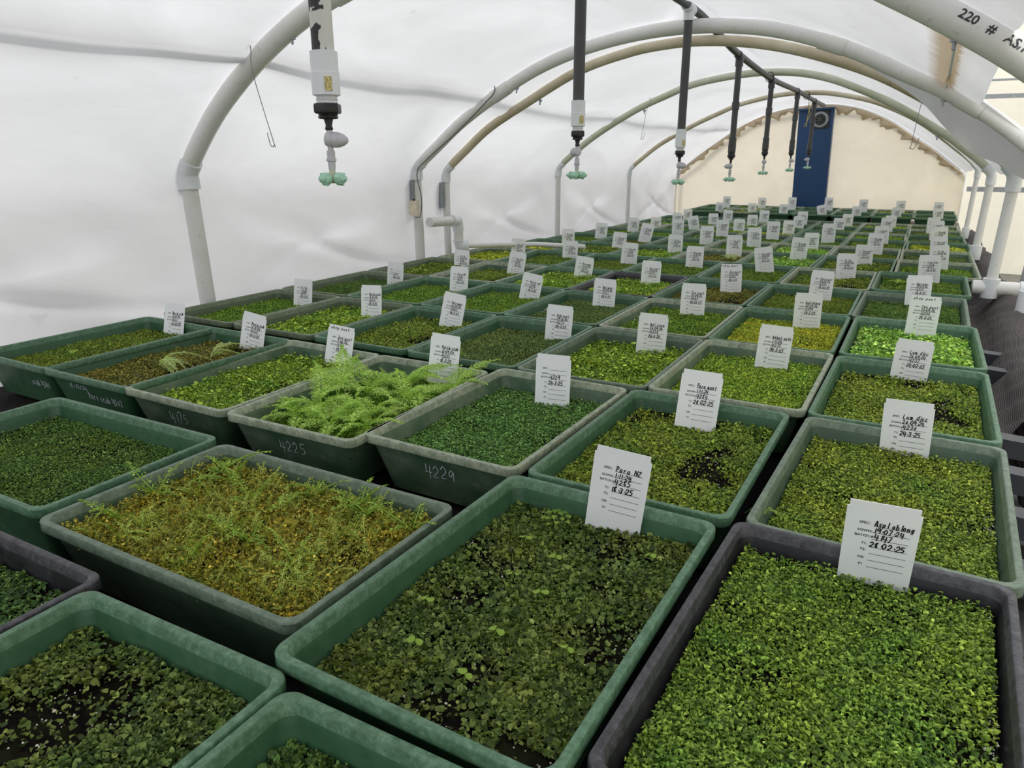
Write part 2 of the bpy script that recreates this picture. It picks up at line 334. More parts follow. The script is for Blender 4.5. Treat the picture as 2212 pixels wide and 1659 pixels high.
def gapf(y):      # 0 at a hoop, 1 halfway between two hoops
    ys = [0.6]+HY
    for a, b in zip(ys, ys[1:]):
        if a <= y <= b: return math.sin(PI*(y-a)/(b-a))*min(1, (b-a)/1.5)
    return 0.6
ysam = [-1.9+i*0.095 for i in range(int(19.0/0.095)+1)]
NW = 104           # rows on the upright part of the wall
def skin(y, i):
    sec = section(y); gp = gapf(y); q = sec[i]; a = sec[max(0, i-1)]; b = sec[min(NS-1, i+1)]; t = (b-a).normalized(); nx, nz = -t.z, t.x
    off = 0.05-0.035*gp+0.008*math.sin(y*3.1+i*0.31)*gp+0.004*math.sin(y*7.7-i*0.5)
    off -= 0.038*math.exp(-((q.x+3.84)/0.06)**2)-0.03*gp*math.exp(-((q.x+3.66)/0.10)**2)      # pulled in along the tie line
    off += 0.032*gp*math.sin(i*.16+math.sin(y*1.1)*1.5+y*.9)+0.012*math.exp(-((i-30-6*math.sin(y*1.7))/2.2)**2)*gp
    if y < 8.5: off += (0.15 if y < 6.7 else 0.15*max(0, (8.5-y)/1.8))*math.exp(-((q.x+1.83)/0.13)**2)   # tented over the ridge pipe
    if q.x > -0.6: off += -0.05*gp*max(0, min(1, (q.x+0.6)/0.8))*(1 if y < 6.17 else 0.3)
    return (q.x+nx*off, y, q.z+nz*off)
CUT = 0.18
SPLIT = NW+16
_skin = {}
def skin_row(y):
    """one line of the sheet from the ground at the left over the arch to the right elbow; the sheet swings round the elbow line in a soft curve between hoops"""
    gp = gapf(y); tx, _, tz = skin(y, 0); ph = 0; row = []
    for a, b in zip([0.6]+HY, HY):
        if a <= y <= b: ph = (y-a)/(b-a)
    for i in range(NW):
        t = i/NW; z = -1.45+(tz+1.45)*t; wnd = min(1, (1-t)*7)
        zz = 0.40+0.42*(1-gp)                                   # swags hanging from elbow to elbow
        d = 0.060*math.exp(-((z-zz)/0.085)**2)*gp-0.035*gp*math.exp(-((z-zz+0.22)/0.14)**2)
        zd = tz-.05-.95*ph-.15*math.sin(ph*PI); d += 0.050*math.exp(-((z-zd)/0.05)**2)*gp+0.02*gp*math.sin((z+ph*1.6)*9+math.sin(y*1.9)*1.2)      # slanting folds running down from each elbow
        zd = tz-.05-1.1*(1-ph)**1.3; d += 0.040*math.exp(-((z-zd)/0.055)**2)*gp
        d += 0.016*math.sin(y*2.3+z*3.1)*gp+0.008*math.sin(y*5.1-z*7.3)
        row.append((tx+d*wnd, y, z))
    row += [skin(y, i) for i in range(NS)]
    P = [Vector(p) for p in row]
    for _ in range(int(10+90*gp)):
        Q = [p.copy() for p in P]
        for k in range(NW-26, NW+14):
            wt = math.exp(-((k-NW)/(15 if k < NW else 7))**2); P[k] = Q[k].lerp((Q[k-1]+Q[k+1])/2, wt)
    return [tuple(p) for p in P]
CUT = 0.18
def film(part):
    rows = []
    for y in ysam:
        if y not in _skin: _skin[y] = skin_row(y)
        full = _skin[y]
        if part == 'left': rows.append(full[:SPLIT+1]); continue
        row = []
        for p in full[SPLIT:]:
            if y < 6.17 and row and row[-1][0] >= CUT-1e-6: p = row[-1]
            elif y < 6.17 and p[0] > CUT and row:
                a = row[-1]; t = (CUT-a[0])/max(1e-9, p[0]-a[0]); p = (CUT, y, a[2]+(p[2]-a[2])*t)
            row.append(p)
        rows.append(row)
    m = MB(); n = len(rows[0]); V = [U(*p) for r in rows for p in r]; fs = []
    for j in range(len(rows)-1):
        for i in range(n-1):
            a = j*n+i; f = [a, a+1, a+n+1, a+n]; f = [k for q, k in enumerate(f) if (V[k]-V[f[q-1]]).length > 1e-6]
            if len(f) >= 3: fs.append(tuple(f))
    m.add(V, fs); return m
tag(film('left').build('wall_left', M_FILM, smooth=180), kind='structure')
tag(film('top').build('ceiling', M_FILM, smooth=180), kind='structure')
# end wall: a loose cream sheet closing the last hoop
ew = MB(); sec = [p for p in ARC[17.1]]; cols = 90; rws = 30; V = []
for i in range(cols+1):
    x = -5.24+(0.54+5.24)*i/cols
    zt = min(1.96, 0.55)
    for a, b in zip(sec, sec[1:]):
        if a.x <= x <= b.x: zt = a.z+(b.z-a.z)*(x-a.x)/(b.x-a.x)
    for j in range(rws+1):
        z = -1.45+(zt+0.02+1.45)*j/rws
        V.append(U(x, 17.06+0.03*math.sin(x*1.7+z*1.2)+0.015*math.sin(x*5+z*4.0)-0.04*math.exp(-((z-zt)/0.1)**2), z))
ew.add(V, [(i*(rws+1)+j, (i+1)*(rws+1)+j, (i+1)*(rws+1)+j+1, i*(rws+1)+j+1) for i in range(cols) for j in range(rws)])
endw = tag(ew.build('wall_back', M_CREAM, smooth=180), kind='structure')
rf = MB(); V = []; nn = 160; fine = resample(sec, nn+1)
for i, p in enumerate(fine):
    c = Vector((-2.2, 0, 0.4)); d = (c-p); d.y = 0; d.normalize()
    wv = 0.10+0.05*math.sin(i*0.55)+0.035*math.sin(i*1.37+1)+0.03*rnd.random()
    for k in range(5):
        t = k/4; q = p+d*(wv*t); V.append(U(q.x, 16.98-0.03*math.sin(t*PI)-0.018*math.sin(i*0.9+k)-0.01*math.sin(i*2.3), q.z))
rf.add(V, [(i*5+k, (i+1)*5+k, (i+1)*5+k+1, i*5+k+1) for i in range(nn) for k in range(4)])
M_RUF = film_mat('stained_film_edge', lin(196, 178, 150), lin(214, 196, 164))
rf.build('ruffled_edge', M_RUF, endw, smooth=180)
# outer greenhouse skin seen past the open right side
ow = MB(); V = []
for i in range(61):
    for j in range(21):
        y = -2+21*i/60; z = -1.5+5.3*j/20; V.append(U(2.35+0.03*math.sin(y*1.3+z), y, z))
ow.add(V, [(i*21+j, (i+1)*21+j, (i+1)*21+j+1, i*21+j+1) for i in range(60) for j in range(20)])
tag(ow.build('wall_right', M_OUTER, smooth=180), kind='structure')
ow = MB(); V = []
for i in range(41):
    for j in range(21):
        x = 0.62+1.75*i/40; z = -1.5+5.3*j/20; V.append(U(x, 19+0.05*math.sin(x*3+z), z))
ow.add(V, [(i*21+j, (i+1)*21+j, (i+1)*21+j+1, i*21+j+1) for i in range(40) for j in range(20)])
tag(ow.build('wall_outer', M_OUTER, smooth=180), kind='structure')

def hoop(y, mat, r, label, rleg, legfit=M_FIT, lean=0.0, first=0, last=None, jn=()):
    o = tag(empty('tunnel_hoop', U(ARC[y][0].x, y, -1.5)), label, 'hoop'); base = o.location.copy()
    L = lambda p: p-base
    pts = resample(ARC[y], 64)
    m = MB(); m.tube([L(U(p.x, y, p.z)) for p in pts], r, 14)
    m.build('arch_pipe', mat, o)
    for t in jn:
        j = MB(); k = int(t*63); a = pts[k]; b = pts[k+2]
        j.tube([L(U(a.x, y, a.z)), L(U(b.x, y, b.z))], r*1.13, 14); j.build('pipe_coupling', mat, o)
    for side in (0, 1):
        e = pts[0] if side == 0 else pts[-1]; e2 = pts[2] if side == 0 else pts[-3]
        foot = Vector((e.x+(lean if side == 0 else (-0.02)), 0, -1.5 if side == 0 or not rleg else -.055+zr(y)))
        leg = MB(); leg.tube([L(U(e.x, y, e.z-0.02)), L(U(foot.x, y, foot.z))], r*0.92, 14); leg.build('leg', M_PVC, o)
        el = MB(); d = (e2-e).normalized()
        el.tube([L(U(e.x+d.x*0.10, y, e.z+d.z*0.10)), L(U(e.x+d.x*0.02, y, e.z+d.z*0.02)), L(U(e.x, y, e.z-0.03)), L(U(e.x+(foot.x-e.x)*0.05, y, e.z-0.12))], r*1.2, 16)
        el.build('elbow_fitting', legfit, o)
        if side == 1 and rleg:
            s = MB(); s.tube([L(U(foot.x, y, foot.z-.02)), L(U(foot.x+0.002, y, foot.z+.13))], r*1.4, 14); s.build('leg_socket', M_FIT, o)
    return o, base, pts
def bolt(o, base, p, y, mat=M_STEEL):
    m = MB(); q = U(p.x, y, p.z)-base
    m.tube([q+Vector((0, 0, -0.025)), q+Vector((0, -0.005, -0.062))], 0.0045, 8)
    m.lathe([(0.010, -0.045), (0.010, -0.037)], q, 6); m.lathe([(0.013, -0.036), (0.013, -0.033)], q, 12)
    m.build('bolt', mat, o)
h1, b1, p1 = hoop(3.50, M_PVC, 0.038, 'nearest thick white pipe hoop, with printed lettering at the top right', True, lean=0.11, jn=(0.31,))
bolt(h1, b1, p1[15], 3.5); 
k = min(range(64), key=lambda i: abs(p1[i].x+0.04)); bolt(h1, b1, p1[k], 3.5)
h2, b2, p2 = hoop(6.17, M_PVC, 0.033, 'second white pipe hoop, with a cable and a small box on its left leg', True, lean=0.03, jn=(0.20, 0.69, 0.86))
bolt(h2, b2, p2[15], 6.17); k = min(range(64), key=lambda i: abs(p2[i].x+0.06)); bolt(h2, b2, p2[k], 6.17)
h3, b3, p3 = hoop(6.70, M_PVCD, 0.026, 'brown-stained pipe hoop just behind the one carrying the cable', True, lean=0.01)
bolt(h3, b3, p3[15], 6.7)
h4, b4, p4 = hoop(9.48, M_PVCG, 0.025, 'greenish white pipe hoop, fourth from the camera, under the dark ridge pipe', True)
bolt(h4, b4, p4[16], 9.48); bolt(h4, b4, p4[55], 9.48)
h5, b5, p5 = hoop(12.3, M_PVCD, 0.021, 'thin beige pipe hoop farthest from the camera before the end wall', True)
h6, b6, p6 = hoop(17.1, M_STEEL, 0.022, 'dark end-wall hoop behind the cream sheet', False)
h6.location.y += 0.05

# printed lettering on the nearest hoop
def font_mesh(txt, size, extrude=0.0):
    cu = bpy.data.curves.new('printed_text', 'FONT'); cu.body = txt; cu.size = size; cu.extrude = extrude; cu.offset = size*.018
    cu.resolution_u = 2
    ob = bpy.data.objects.new('tmp', cu); C.objects.link(ob)
    dg = bpy.context.evaluated_depsgraph_get(); me = bpy.data.meshes.new_from_object(ob.evaluated_get(dg))
    C.objects.unlink(ob); bpy.data.objects.remove(ob); bpy.data.curves.remove(cu); return me
def text_data(txt, size):
    me = font_mesh(txt, size); V = [v.co.copy() for v in me.vertices]; F = [tuple(p.vertices) for p in me.polygons]
    bpy.data.meshes.remove(me); return V, F

# handwriting: one stroke per group, points on a 0-9 grid (x y), baseline at y = 2
GL = {'0':'49 17 14 42 74 77 49','1':'48 42','2':'17 49 77 65 12 72','3':'18 49 77 45 74 42 13','4':'19 14 14 14 84;68 60','5':'79 29 26 56 74 42 12','6':'68 35 23 42 63 65 25',
'7':'19 79 31','8':'69 38 26 64 52 33 36 68 69','9':'77 49 16 45 78 72','.':'44 45 44','/':'12 79','-':'15 65','A':'12 49 72;24 64','P':'22 29;19 59 77 55 26','L':'29 12 62','D':'22 29;19 59 76 52 12',
'H':'19 12;79 72;15 75','N':'12 19 72 79','Z':'19 79 12 72','a':'66 36 13 32 63;66 63 72','b':'19 12 42 64 46 15','c':'66 36 13 32 62','d':'66 36 13 32 63;79 62','e':'14 65 46 14 32 62','f':'69 48 32;15 65',
'g':'66 36 13 42 65;66 50 20','h':'19 12;14 46 65 62','i':'46 42;48 49','l':'49 42','m':'16 12;14 36 42;44 66 72','n':'16 12;14 46 65 62','o':'46 14 32 52 64 46','p':'16 10;15 46 65 42 13','r':'26 22;24 46 66',
's':'66 36 24 54 42 12','t':'48 43 62;26 66','u':'16 13 32 63;66 62','v':'16 42 66','x':'16 62;12 66','y':'16 43;66 30','z':'16 66 12 62'}
ADV = {'.': 0.55, '1': 0.6, 'i': 0.5, 'l': 0.5, ' ': 0.8, '/': 0.8}
def scrawl(m, txt, x0, y0, h, wd, rn, mi=0, slant=0.12, z=0.0, wk=1.0):
    """flat marker strokes in the xy plane"""
    sx = h*0.84*wk; x = x0
    for ch in txt:
        g = GL.get(ch)
        if g:
            jx, jy = rn.uniform(-.04, .04)*h, rn.uniform(-.05, .05)*h; sc_ = rn.uniform(.92, 1.1)
            for st in g.split(';'):
                P = []
                for pr in st.split(' '):
                    px, py = int(pr[0])/9*sx*sc_, (int(pr[1])-2)/7*h*sc_
                    P.append(Vector((x+jx+px+py*slant, y0+jy+py, 0)))
                if len(P) > 2: P = catmull(P, 3)
                for a, b in zip(P, P[1:]):
                    d = (b-a); d = d.normalized() if d.length > 1e-9 else Vector((1, 0, 0)); n = Vector((-d.y, d.x, 0))*wd/2
                    z += 1e-7
                    o = Vector((0, 0, z)); m.add([a-n+o, b-n+o, b+n+o, a+n+o], [(0, 1, 2, 3)], mi)
                for a in (P if len(P) < 40 else P[::2]):
                    z += 1e-7
                    m.add([a+Vector((math.cos(t*PI/3)*wd/2, math.sin(t*PI/3)*wd/2, z)) for t in range(6)], [tuple(range(6))], mi)
        x += sx*ADV.get(ch, 1.0)*1.12
    return x
def on_pipe(o, base, pts, y, r, x_from, txt, size, mat, up=0.35):
    V, F = text_data(txt, size); pts = resample([Vector((p.x, 0, p.z)) for p in pts], 500); k = min(range(len(pts)-2), key=lambda i: abs(pts[i].x-x_from)); s = 0.0
    out = []
    P = [U(p.x, y, p.z) for p in pts]
    for v in V:
        i = k; d = v.x
        while i < len(P)-2 and d > (P[i+1]-P[i]).length: d -= (P[i+1]-P[i]).length; i += 1
        t = (P[i+1]-P[i]).normalized(); c = P[i]+t*d; nz = t.cross(Vector((0, 1, 0))); nz = nz if nz.z > 0 else -nz
        an = up+(v.y-size*0.35)/r
        out.append(c-base+(Vector((0, -1, 0))*math.cos(an)+nz*math.sin(an))*(r+0.0006))
    m = MB(); m.add(out, F); m.build('printed_lettering', mat, o, smooth=None)
on_pipe(h1, b1, p1, 3.50, 0.038, -0.02, '220   #   AS/NZS 1477', 0.030, M_PRINT)

# purlin outside the film, hanging wires, hooks
pu = MB(); pu.tube([U(-3.885, y, 1.60-0.004*max(0, y-7)) for y in [-1.5+0.6*i for i in range(30)]], 0.019, 10)
tag(pu.build('outer_purlin', M_STEEL), 'dark purlin rail lying along the left side just outside the white film', 'rail')
def hook(x, y, z, L, tilt, label):
    m = MB(); P = [Vector((0, 0, 0.03)), Vector((0.012, 0, 0.05)), Vector((0.02, 0, 0.02)), Vector((tilt*0.2, 0, -L*0.2)), Vector((tilt, 0, -L)), Vector((tilt+0.004, 0, -L-0.012)),
         Vector((tilt-0.008, 0, -L-0.02)), Vector((tilt-0.018, 0, -L-0.008)), Vector((tilt-0.028, 0, -L+0.03))]
    if tilt < 0: P = [Vector((p.x if i < 5 else 2*tilt-p.x, p.y, p.z)) for i, p in enumerate(P)]
    m.tube(catmull(P, 5), 0.0016, 6); o = m.build('wire_hook', M_WIRE); o.location = U(x, y, z); tag(o, label, 'hook', 'wire hooks on the hoops'); return o
hook(-3.80, 3.42, 1.585, 0.30, 0.09, 'bent wire hook hanging from the left side of the nearest hoop')
hook(-0.155, 6.62, 1.46, 0.235, -0.02, 'bent wire hook hanging at the right below the film sheet')
hook(-3.3, 9.38, 1.62, 0.24, -0.04, 'pale wire hanging from the left of the greenish fourth hoop')

# cable, conduit clips and junction box on the second hoop
bx = empty('junction_box', U(-4.53, 6.02, 0.49)); tag(bx, 'small cream box clipped to the left leg of the cabled hoop', 'box')
m = MB(); m.box((0, 0, 0), (0.055, 0.03, 0.085)); m.build('box_body', plain('cream_box', lin(222, 208, 186), 0.5), bx)
m = MB(); m.tube([(0, 0, 0.042), (0, 0, 0.055)], 0.006, 8); m.build('cable_gland', M_BLACK, bx)
cb = MB(); P = [U(-4.52, 6.02, .40), U(-4.44, 6.0, .42), U(-4.42, 6.0, .6), U(-4.5, 6.05, .83), U(-4.40, 6.09, .96), U(-4.05, 6.09, 1.20), U(-3.72, 6.08, 1.45), U(-3.62, 6.10, 1.56), U(-3.66, 6.12, 1.66)]
cb.tube(catmull(P, 8), 0.0028, 7); tag(cb.build('cable', M_DARKP), 'thin dark cable tied along the left of the second hoop', 'cable')
for (y, x, z0, z1, lab) in ((6.17, -4.64, .44, .76, 'grey sleeve strapped round the left leg of the cabled hoop'), (6.70, -4.64, .45, .72, 'grey sleeve strapped round the left leg of the stained hoop')):
    m = MB(); m.box((U(x, y-0.075, (z0+z1)/2)), (0.06, 0.012, (z1-z0)*S)); m.box((U(x-.045, y-0.03, (z0+z1)/2)), (0.008, 0.05, (z1-z0)*S))
    o = m.build('pipe_sleeve', M_STEEL); tag(o, lab, 'bracket')
# white plumbing by the left wall
pl = empty('water_pipe', U(-4.5, 6.5, 0.0)); bse = pl.location.copy(); tag(pl, 'white water pipe with elbows running from the left hoop legs over the trays', 'pipe')
def seg(nm, P, r, mat=M_PVC): m = MB(); m.tube([U(*p)-bse for p in P], r, 14); return m.build(nm, mat, pl)
seg('pipe_run', [(-4.42, 6.12, .345), (-4.42, 6.62, .325)], 0.030); seg('elbow', [(-4.42, 6.52, .33), (-4.42, 6.63, .33), (-4.42, 6.65, .22)], 0.038, M_FIT)
seg('drop', [(-4.42, 6.65, .28), (-4.42, 6.65, .06)], 0.031); seg('lower_elbow', [(-4.42, 6.65, .12), (-4.42, 6.66, .05), (-4.34, 6.72, .045)], 0.038, M_FIT)
seg('thin_pipe', [(-4.38, 6.70, .05), (-4.1, 6.95, .05), (-3.75, 7.20, .05), (-3.2, 7.30, .04)], 0.016)
# big white pipe at the right
pb = empty('waste_pipe', U(1.2, 6.72, 0)); bse = pb.location.copy(); tag(pb, 'thick white pipe lying level across the black cloth at the right', 'pipe')
m = MB(); m.tube([U(.39, 6.70, 0)-bse, U(1.9, 6.78, .0)-bse], 0.033, 18); m.build('pipe_run', M_PVC, pb)
m = MB(); m.tube([U(.70, 6.715, 0)-bse, U(.80, 6.72, .0)-bse], 0.039, 18); m.build('coupling', M_FIT, pb)
# steel upright and rails at the right
m = MB(); m.box((0, 0, 0.75), (0.045, 0.006, 1.5)); m.box((0.02, 0.02, 0.75), (0.006, 0.045, 1.5))
for i in range(9): m.box((0, -0.0035, 0.2+i*0.14), (0.012, 0.002, 0.012), 1)
o = m.build('steel_post', [M_STEEL, M_BLACK]); o.location = U(.70, 7.15, -1.45); o.rotation_euler = (0, math.radians(3), 0); tag(o, 'perforated grey steel angle post standing right of the white hoop legs', 'post')
for (z, yy, r, lab) in ((2.10, 18.3, .025, 'upper dark rail across the cream wall at the top right'), (.30, 18.2, .03, 'lower dark rail across the cream wall behind the hoop legs'), (2.42, 18.5, .012, 'thin pale rail above the dark rail at the top right')):
    m = MB(); m.box((U(1.47, yy, z)), (1.0, 0.03, r*2)); o = m.build('wall_rail', M_STEEL); tag(o, lab, 'rail')
# seam where two widths of film meet, near the stain
sm = MB(); P = []
for i in range(20):
    y = 3.55+2.6*i/19; s_ = section(y); a = min(s_, key=lambda p: abs(p.x+0.035-0.03*math.sin(i/19*PI))); P.append(U(a.x, y, a.z+0.02-0.05*math.sin(i/19*PI)*0.6))
sm.tube(P, 0.005, 6); tag(sm.build('trim_1', M_TAPE), kind='structure')

# loose sheet hanging in front of the stained hoop on the right side
FLAP = [(-.60, 1.66), (-.45, 1.56), (-.17, 1.37), (.014, 1.185), (.206, 1.01), (.375, .935), (.55, .83), (.74, .76)]
fl = MB(); up = [p for p in section(6.3) if p.x > -.62]; V = []; n_ = 5
up = resample([Vector((p.x, 0, p.z+.01)) for p in up], 40); lw = resample(catmull([(x, 0, z) for x, z in FLAP], 6), 40)
for i in range(40):
    for k in range(n_+1):
        t = k/n_; p = up[i].lerp(lw[i], t); V.append(U(p.x, 6.27+.10*t+.03*math.sin(t*PI)*math.sin(i*.35)-.02*math.sin(i*.9)*t, p.z))
fl.add(V, [(i*(n_+1)+k, (i+1)*(n_+1)+k, (i+1)*(n_+1)+k+1, i*(n_+1)+k+1) for i in range(39) for k in range(n_)])
tag(fl.build('trim_2', M_FILM, smooth=180), kind='structure')

# blue fan cabinet against the end wall
fc = empty('fan_cabinet', U(-2.20, 16.78, -1.5)); fc.rotation_euler = (0, math.radians(-1.6), 0); tag(fc, 'tall dark blue cabinet with a round fan near its top, against the cream end wall', 'cabinet')
H = 3.40*S
m = MB(); m.box((0, 0.06, H/2), (0.40, 0.12, H)); m.box((0, 0.0, H-0.012), (0.41, 0.135, 0.02)); m.build('cabinet_body', M_BLUE, fc)
m = MB(); m.box((0.055, -0.008, H-0.135), (0.21, 0.012, 0.21)); m.build('fan_plate', M_BLACK, fc)
m = MB(); m.lathe([(0.092, 0), (0.096, 0.006), (0.092, 0.014), (0.066, 0.016), (0.062, 0.004)], (0.055, -0.014, H-0.135), 28, axis=(0, -1, 0)); m.build('fan_ring', M_STEEL, fc)
m = MB(); m.lathe([(0.060, 0.0), (0.060, 0.014)], (0.055, -0.014, H-0.135), 28, axis=(0, -1, 0)); m.build('fan_throat', M_BLACK, fc)
m = MB(); m.lathe([(0.024, 0.0), (0.022, 0.010)], (0.055, -0.028, H-0.135), 20, axis=(0, -1, 0))
for i in range(7):
    a = 2*PI*i/7; m.box((0.055+math.cos(a)*0.04, -0.030, H-0.135+math.sin(a)*0.04), (0.034, 0.003, 0.014), rot=Matrix.Rotation(-a, 3, 'Y') @ Matrix.Rotation(0.5, 3, 'X'))
m.build('fan_blades', M_DARKP, fc)

# irrigation main along the ridge, tees, ties
MAIN = catmull([(-1.83, -1.6, 2.13), (-1.83, 2, 2.12), (-1.83, 4, 2.11), (-1.83, 6.1, 2.085), (-1.83, 7.0, 2.0), (-1.83, 7.8, 1.925), (-1.83, 9.48, 1.845), (-1.83, 11.3, 1.84), (-1.83, 13.1, 1.81), (-1.83, 14.2, 1.80)], 6)
SPY = [1.97, 4.02, 6.03, 7.8, 9.5, 11.4, 13.1]
mp = empty('irrigation_main', U(-1.83, 6, 2.05)); bse = mp.location.copy(); tag(mp, 'long dark irrigation pipe running along the ridge, feeding the hanging sprinklers', 'pipe')
m = MB(); m.tube([U(*p)-bse for p in MAIN], 0.019, 14); m.build('pipe_run', M_DARKP, mp)
def main_z(y): return min(MAIN, key=lambda p: abs(p.y-y)).z
for i, y in enumerate(SPY):
    z = main_z(y); mm = M_FIT if i < 3 else M_DARKP; m = MB(); r = 0.026 if i < 3 else 0.024
    m.tube([U(-1.83, y-.07, z)-bse, U(-1.83, y+.07, z-(0.005 if y < 6 else .02))-bse], r, 14); m.tube([U(-1.83, y, z)-bse, U(-1.83, y, z-.10)-bse], r*0.96, 14)
    m.build('tee_fitting', mm, mp)
for y in (9.35, 12.2): 
    z = main_z(y); m = MB(); m.tube([U(-1.83+.045*math.cos(a), y, z+.01+.055*math.sin(a))-bse for a in [i*PI/7 for i in range(15)]], 0.003, 6)
    m.tube([U(-1.80, y, z-.04)-bse, U(-1.78, y, z-.16)-bse], 0.002, 5); m.build('cable_tie', M_BLACK, mp)
tw = MB()
for dx in (0, .03): tw.tube(catmull([U(-1.86+dx, 13.0, 1.83), U(-1.90+dx, 12.98, 1.72), U(-1.86-dx, 12.97, 1.60), U(-1.93+dx, 12.97, 1.42)], 5), 0.003, 5)
tag(tw.build('twine', plain('yellow_twine', lin(196, 176, 96), 0.8)), 'loose yellow twine hanging in front of the blue cabinet', 'twine')

# hanging sprinklers
def nozzle(c, ang, parent):
    d = Vector((math.cos(ang), math.sin(ang), 0)); m = MB()
    m.lathe([(0.005, 0.008), (0.006, 0.012), (0.0118, 0.0135), (0.0125, 0.0165), (0.0125, 0.0245), (0.0108, 0.027), (0.0075, 0.0275), (0.0072, 0.0335), (0.0045, 0.0345), (0.0035, 0.038)], c, 20, axis=d)
    side = d.cross(Vector((0, 0, 1)))
    for a in (0.2, 2.3, 4.4):
        q = side*math.cos(a)+Vector((0, 0, 1))*math.sin(a); m.box(Vector(c)+d*0.0215+q*0.0128, (0.009, 0.0035, 0.0035), rot=Vector((1, 0, 0)).rotation_difference(d).to_matrix())
    m.build('spray_nozzle', M_MINT, parent)
def sprinkler(y, ztip, kind, label, egg=0.6, rot=0.6):
    """kind 0: flaking painted drop, 1: black drop with white coupling, 2: dark grey drop with dark couplings"""
    o = tag(empty('hanging_sprinkler', U(-1.83, y, ztip)), label, 'sprinkler', 'sprinklers hanging from the ridge pipe')
    top = (main_z(y)-ztip-.08)*S
    r = (0.022, 0.0195, 0.018)[kind]
    m = MB(); m.tube([(0, 0, 0.235), (0, 0, top)], r, 18); m.build('drop_pipe', (M_FLAKE, M_DARKP, M_DARKP)[kind], o)
    cm = M_FIT if kind < 2 else M_DARKP
    m = MB(); m.lathe([(r*.9, 0.160), (r*1.28, 0.163), (r*1.30, 0.205), (r*1.24, 0.206), (r*1.26, 0.244), (r*1.02, 0.246)], n=22)
    if kind == 2:
        m2 = MB(); m2.lathe([(r*.9, 0.40), (r*1.25, 0.402), (r*1.25, 0.446), (r*.9, 0.448)], n=18)
        m2.build('middle_coupling', cm, o)
        m.lathe([(r*.5, 0.120), (r*0.95, 0.140), (r*1.28, 0.1605)], n=22)
    m.build('pipe_coupling', cm, o)
    if kind < 2:
        m = MB(); m.box((r*1.05, -r*0.80, 0.183), (0.014, 0.003, 0.026), rot=Matrix.Rotation(0.9, 3, 'Z')); m.build('sticker', M_LABEL, o)
        m = MB(); m.lathe([(r*.95, 0.146), (r*1.0, 0.149), (r*.93, 0.152), (r*1.0, 0.155), (r*.93, 0.158), (r*.98, 0.161)], n=20); m.build('threaded_neck', M_TAPE, o)
    m = MB(); m.lathe([(r*1.2, 0.128), (r*1.3, 0.131), (r*1.3, 0.144), (r*1.2, 0.147)], n=6 if kind < 2 else 18)
    m.lathe([(r*.8, 0.118), (r*.95, 0.120), (r*.86, 0.124), (r*.95, 0.129)], n=18); m.lathe([(0.0070, 0.096), (0.0085, 0.099), (0.0065, 0.105), (0.0095, 0.117), (r*.85, 0.119)], n=14); m.build('reducer_nut', M_BLACK, o)
    m = MB(); m.lathe([(0.0055, 0.045), (0.006, 0.05), (0.0065, 0.099)], n=12)
    m.lathe([(0.0085, 0.040), (0.0085, 0.056)], n=12); m.lathe([(0.007, 0.018), (0.0075, 0.022), (0.0080, 0.034), (0.0105, 0.036), (0.0105, 0.040), (0.008, 0.042)], n=14); m.build('riser', M_GREYPL, o)
    d = Vector((math.cos(egg), math.sin(egg), -0.05)).normalized()
    m = MB(); m.lathe([(0.004, -0.012), (0.012, -0.009), (0.0150, -0.003), (0.0158, 0.005), (0.0150, 0.0055), (0.0158, 0.006), (0.0154, 0.018), (0.0144, 0.0185), (0.0148, 0.020), (0.0115, 0.029), (0.006, 0.036), (0.003, 0.038)], (0, 0, 0.078), 20, axis=d); m.build('check_valve', M_GREYPL, o)
    m = MB(); m.lathe([(0.004, -0.009), (0.009, -0.005), (0.009, 0.006), (0.006, 0.018)], n=12); m.build('nozzle_hub', M_CLEAR, o)
    for i in range(4): nozzle((0, 0, 0), rot+i*PI/2, o)
sprinkler(SPY[0], .922, 0, 'nearest hanging sprinkler, on a white pipe with flaking black paint', 0.5, -0.03)
sprinkler(SPY[1], .886, 1, 'hanging sprinkler second from the camera, on a black pipe with a stickered white coupling', 2.6, 0.1)
sprinkler(SPY[2], .785, 1, 'hanging sprinkler third from the camera, black pipe below a white tee', 0.7, -0.3)
sprinkler(SPY[3], .755, 2, 'hanging sprinkler fourth from the camera, all dark grey pipe', 3.6, 0.3)
sprinkler(SPY[4], .783, 2, 'hanging sprinkler fifth from the camera, left of the blue cabinet', 1.6, 0.2)
sprinkler(SPY[5], .783, 2, 'hanging sprinkler sixth from the camera, just left of the blue cabinet', 0.8, 0.5)
sprinkler(SPY[6], .788, 2, 'farthest hanging sprinkler, in front of the blue cabinet', 3.5, 0.2)

# ---------------- benches and cloth ----------------
bn = empty('bench', U(-1.9, 6, -.3)); bse = bn.location.copy(); tag(bn, 'long black plastic slatted bench carrying all the nearer trays', 'bench')
m = MB(); 
for i in range(44):
    y = -1.2+i*.335
    m.box(U(-2.0, y, zr(y)-.285)-bse, (4.92*S, 0.14, 0.035)); m.box(U(-2.0, y-.09, zr(y)-.315)-bse, (4.94*S, 0.012, 0.06))
m.build('slats', M_BLACK, bn, smooth=None)
m = MB()
for x in (-4.1, -2.0, 0.1):
    for y in (-.8, 3, 7, 11): m.box(U(x, y, -.93+zr(y)/2)-bse, (0.08, 0.08, 1.10*S))
m.build('legs', M_BLACK, bn, smooth=None)
b2_ = empty('raised_bench', U(-1.9, 15.6, -.3)); bse = b2_.location.copy(); tag(b2_, 'black raised bench carrying the two last rows of trays by the end wall', 'bench')
m = MB(); m.box(U(-1.9, 15.6, -.300)-bse, (4.9*S, 2.25*S, 0.03)); m.box(U(-1.9, 14.5, -.33)-bse, (4.9*S, 0.02, 0.06))
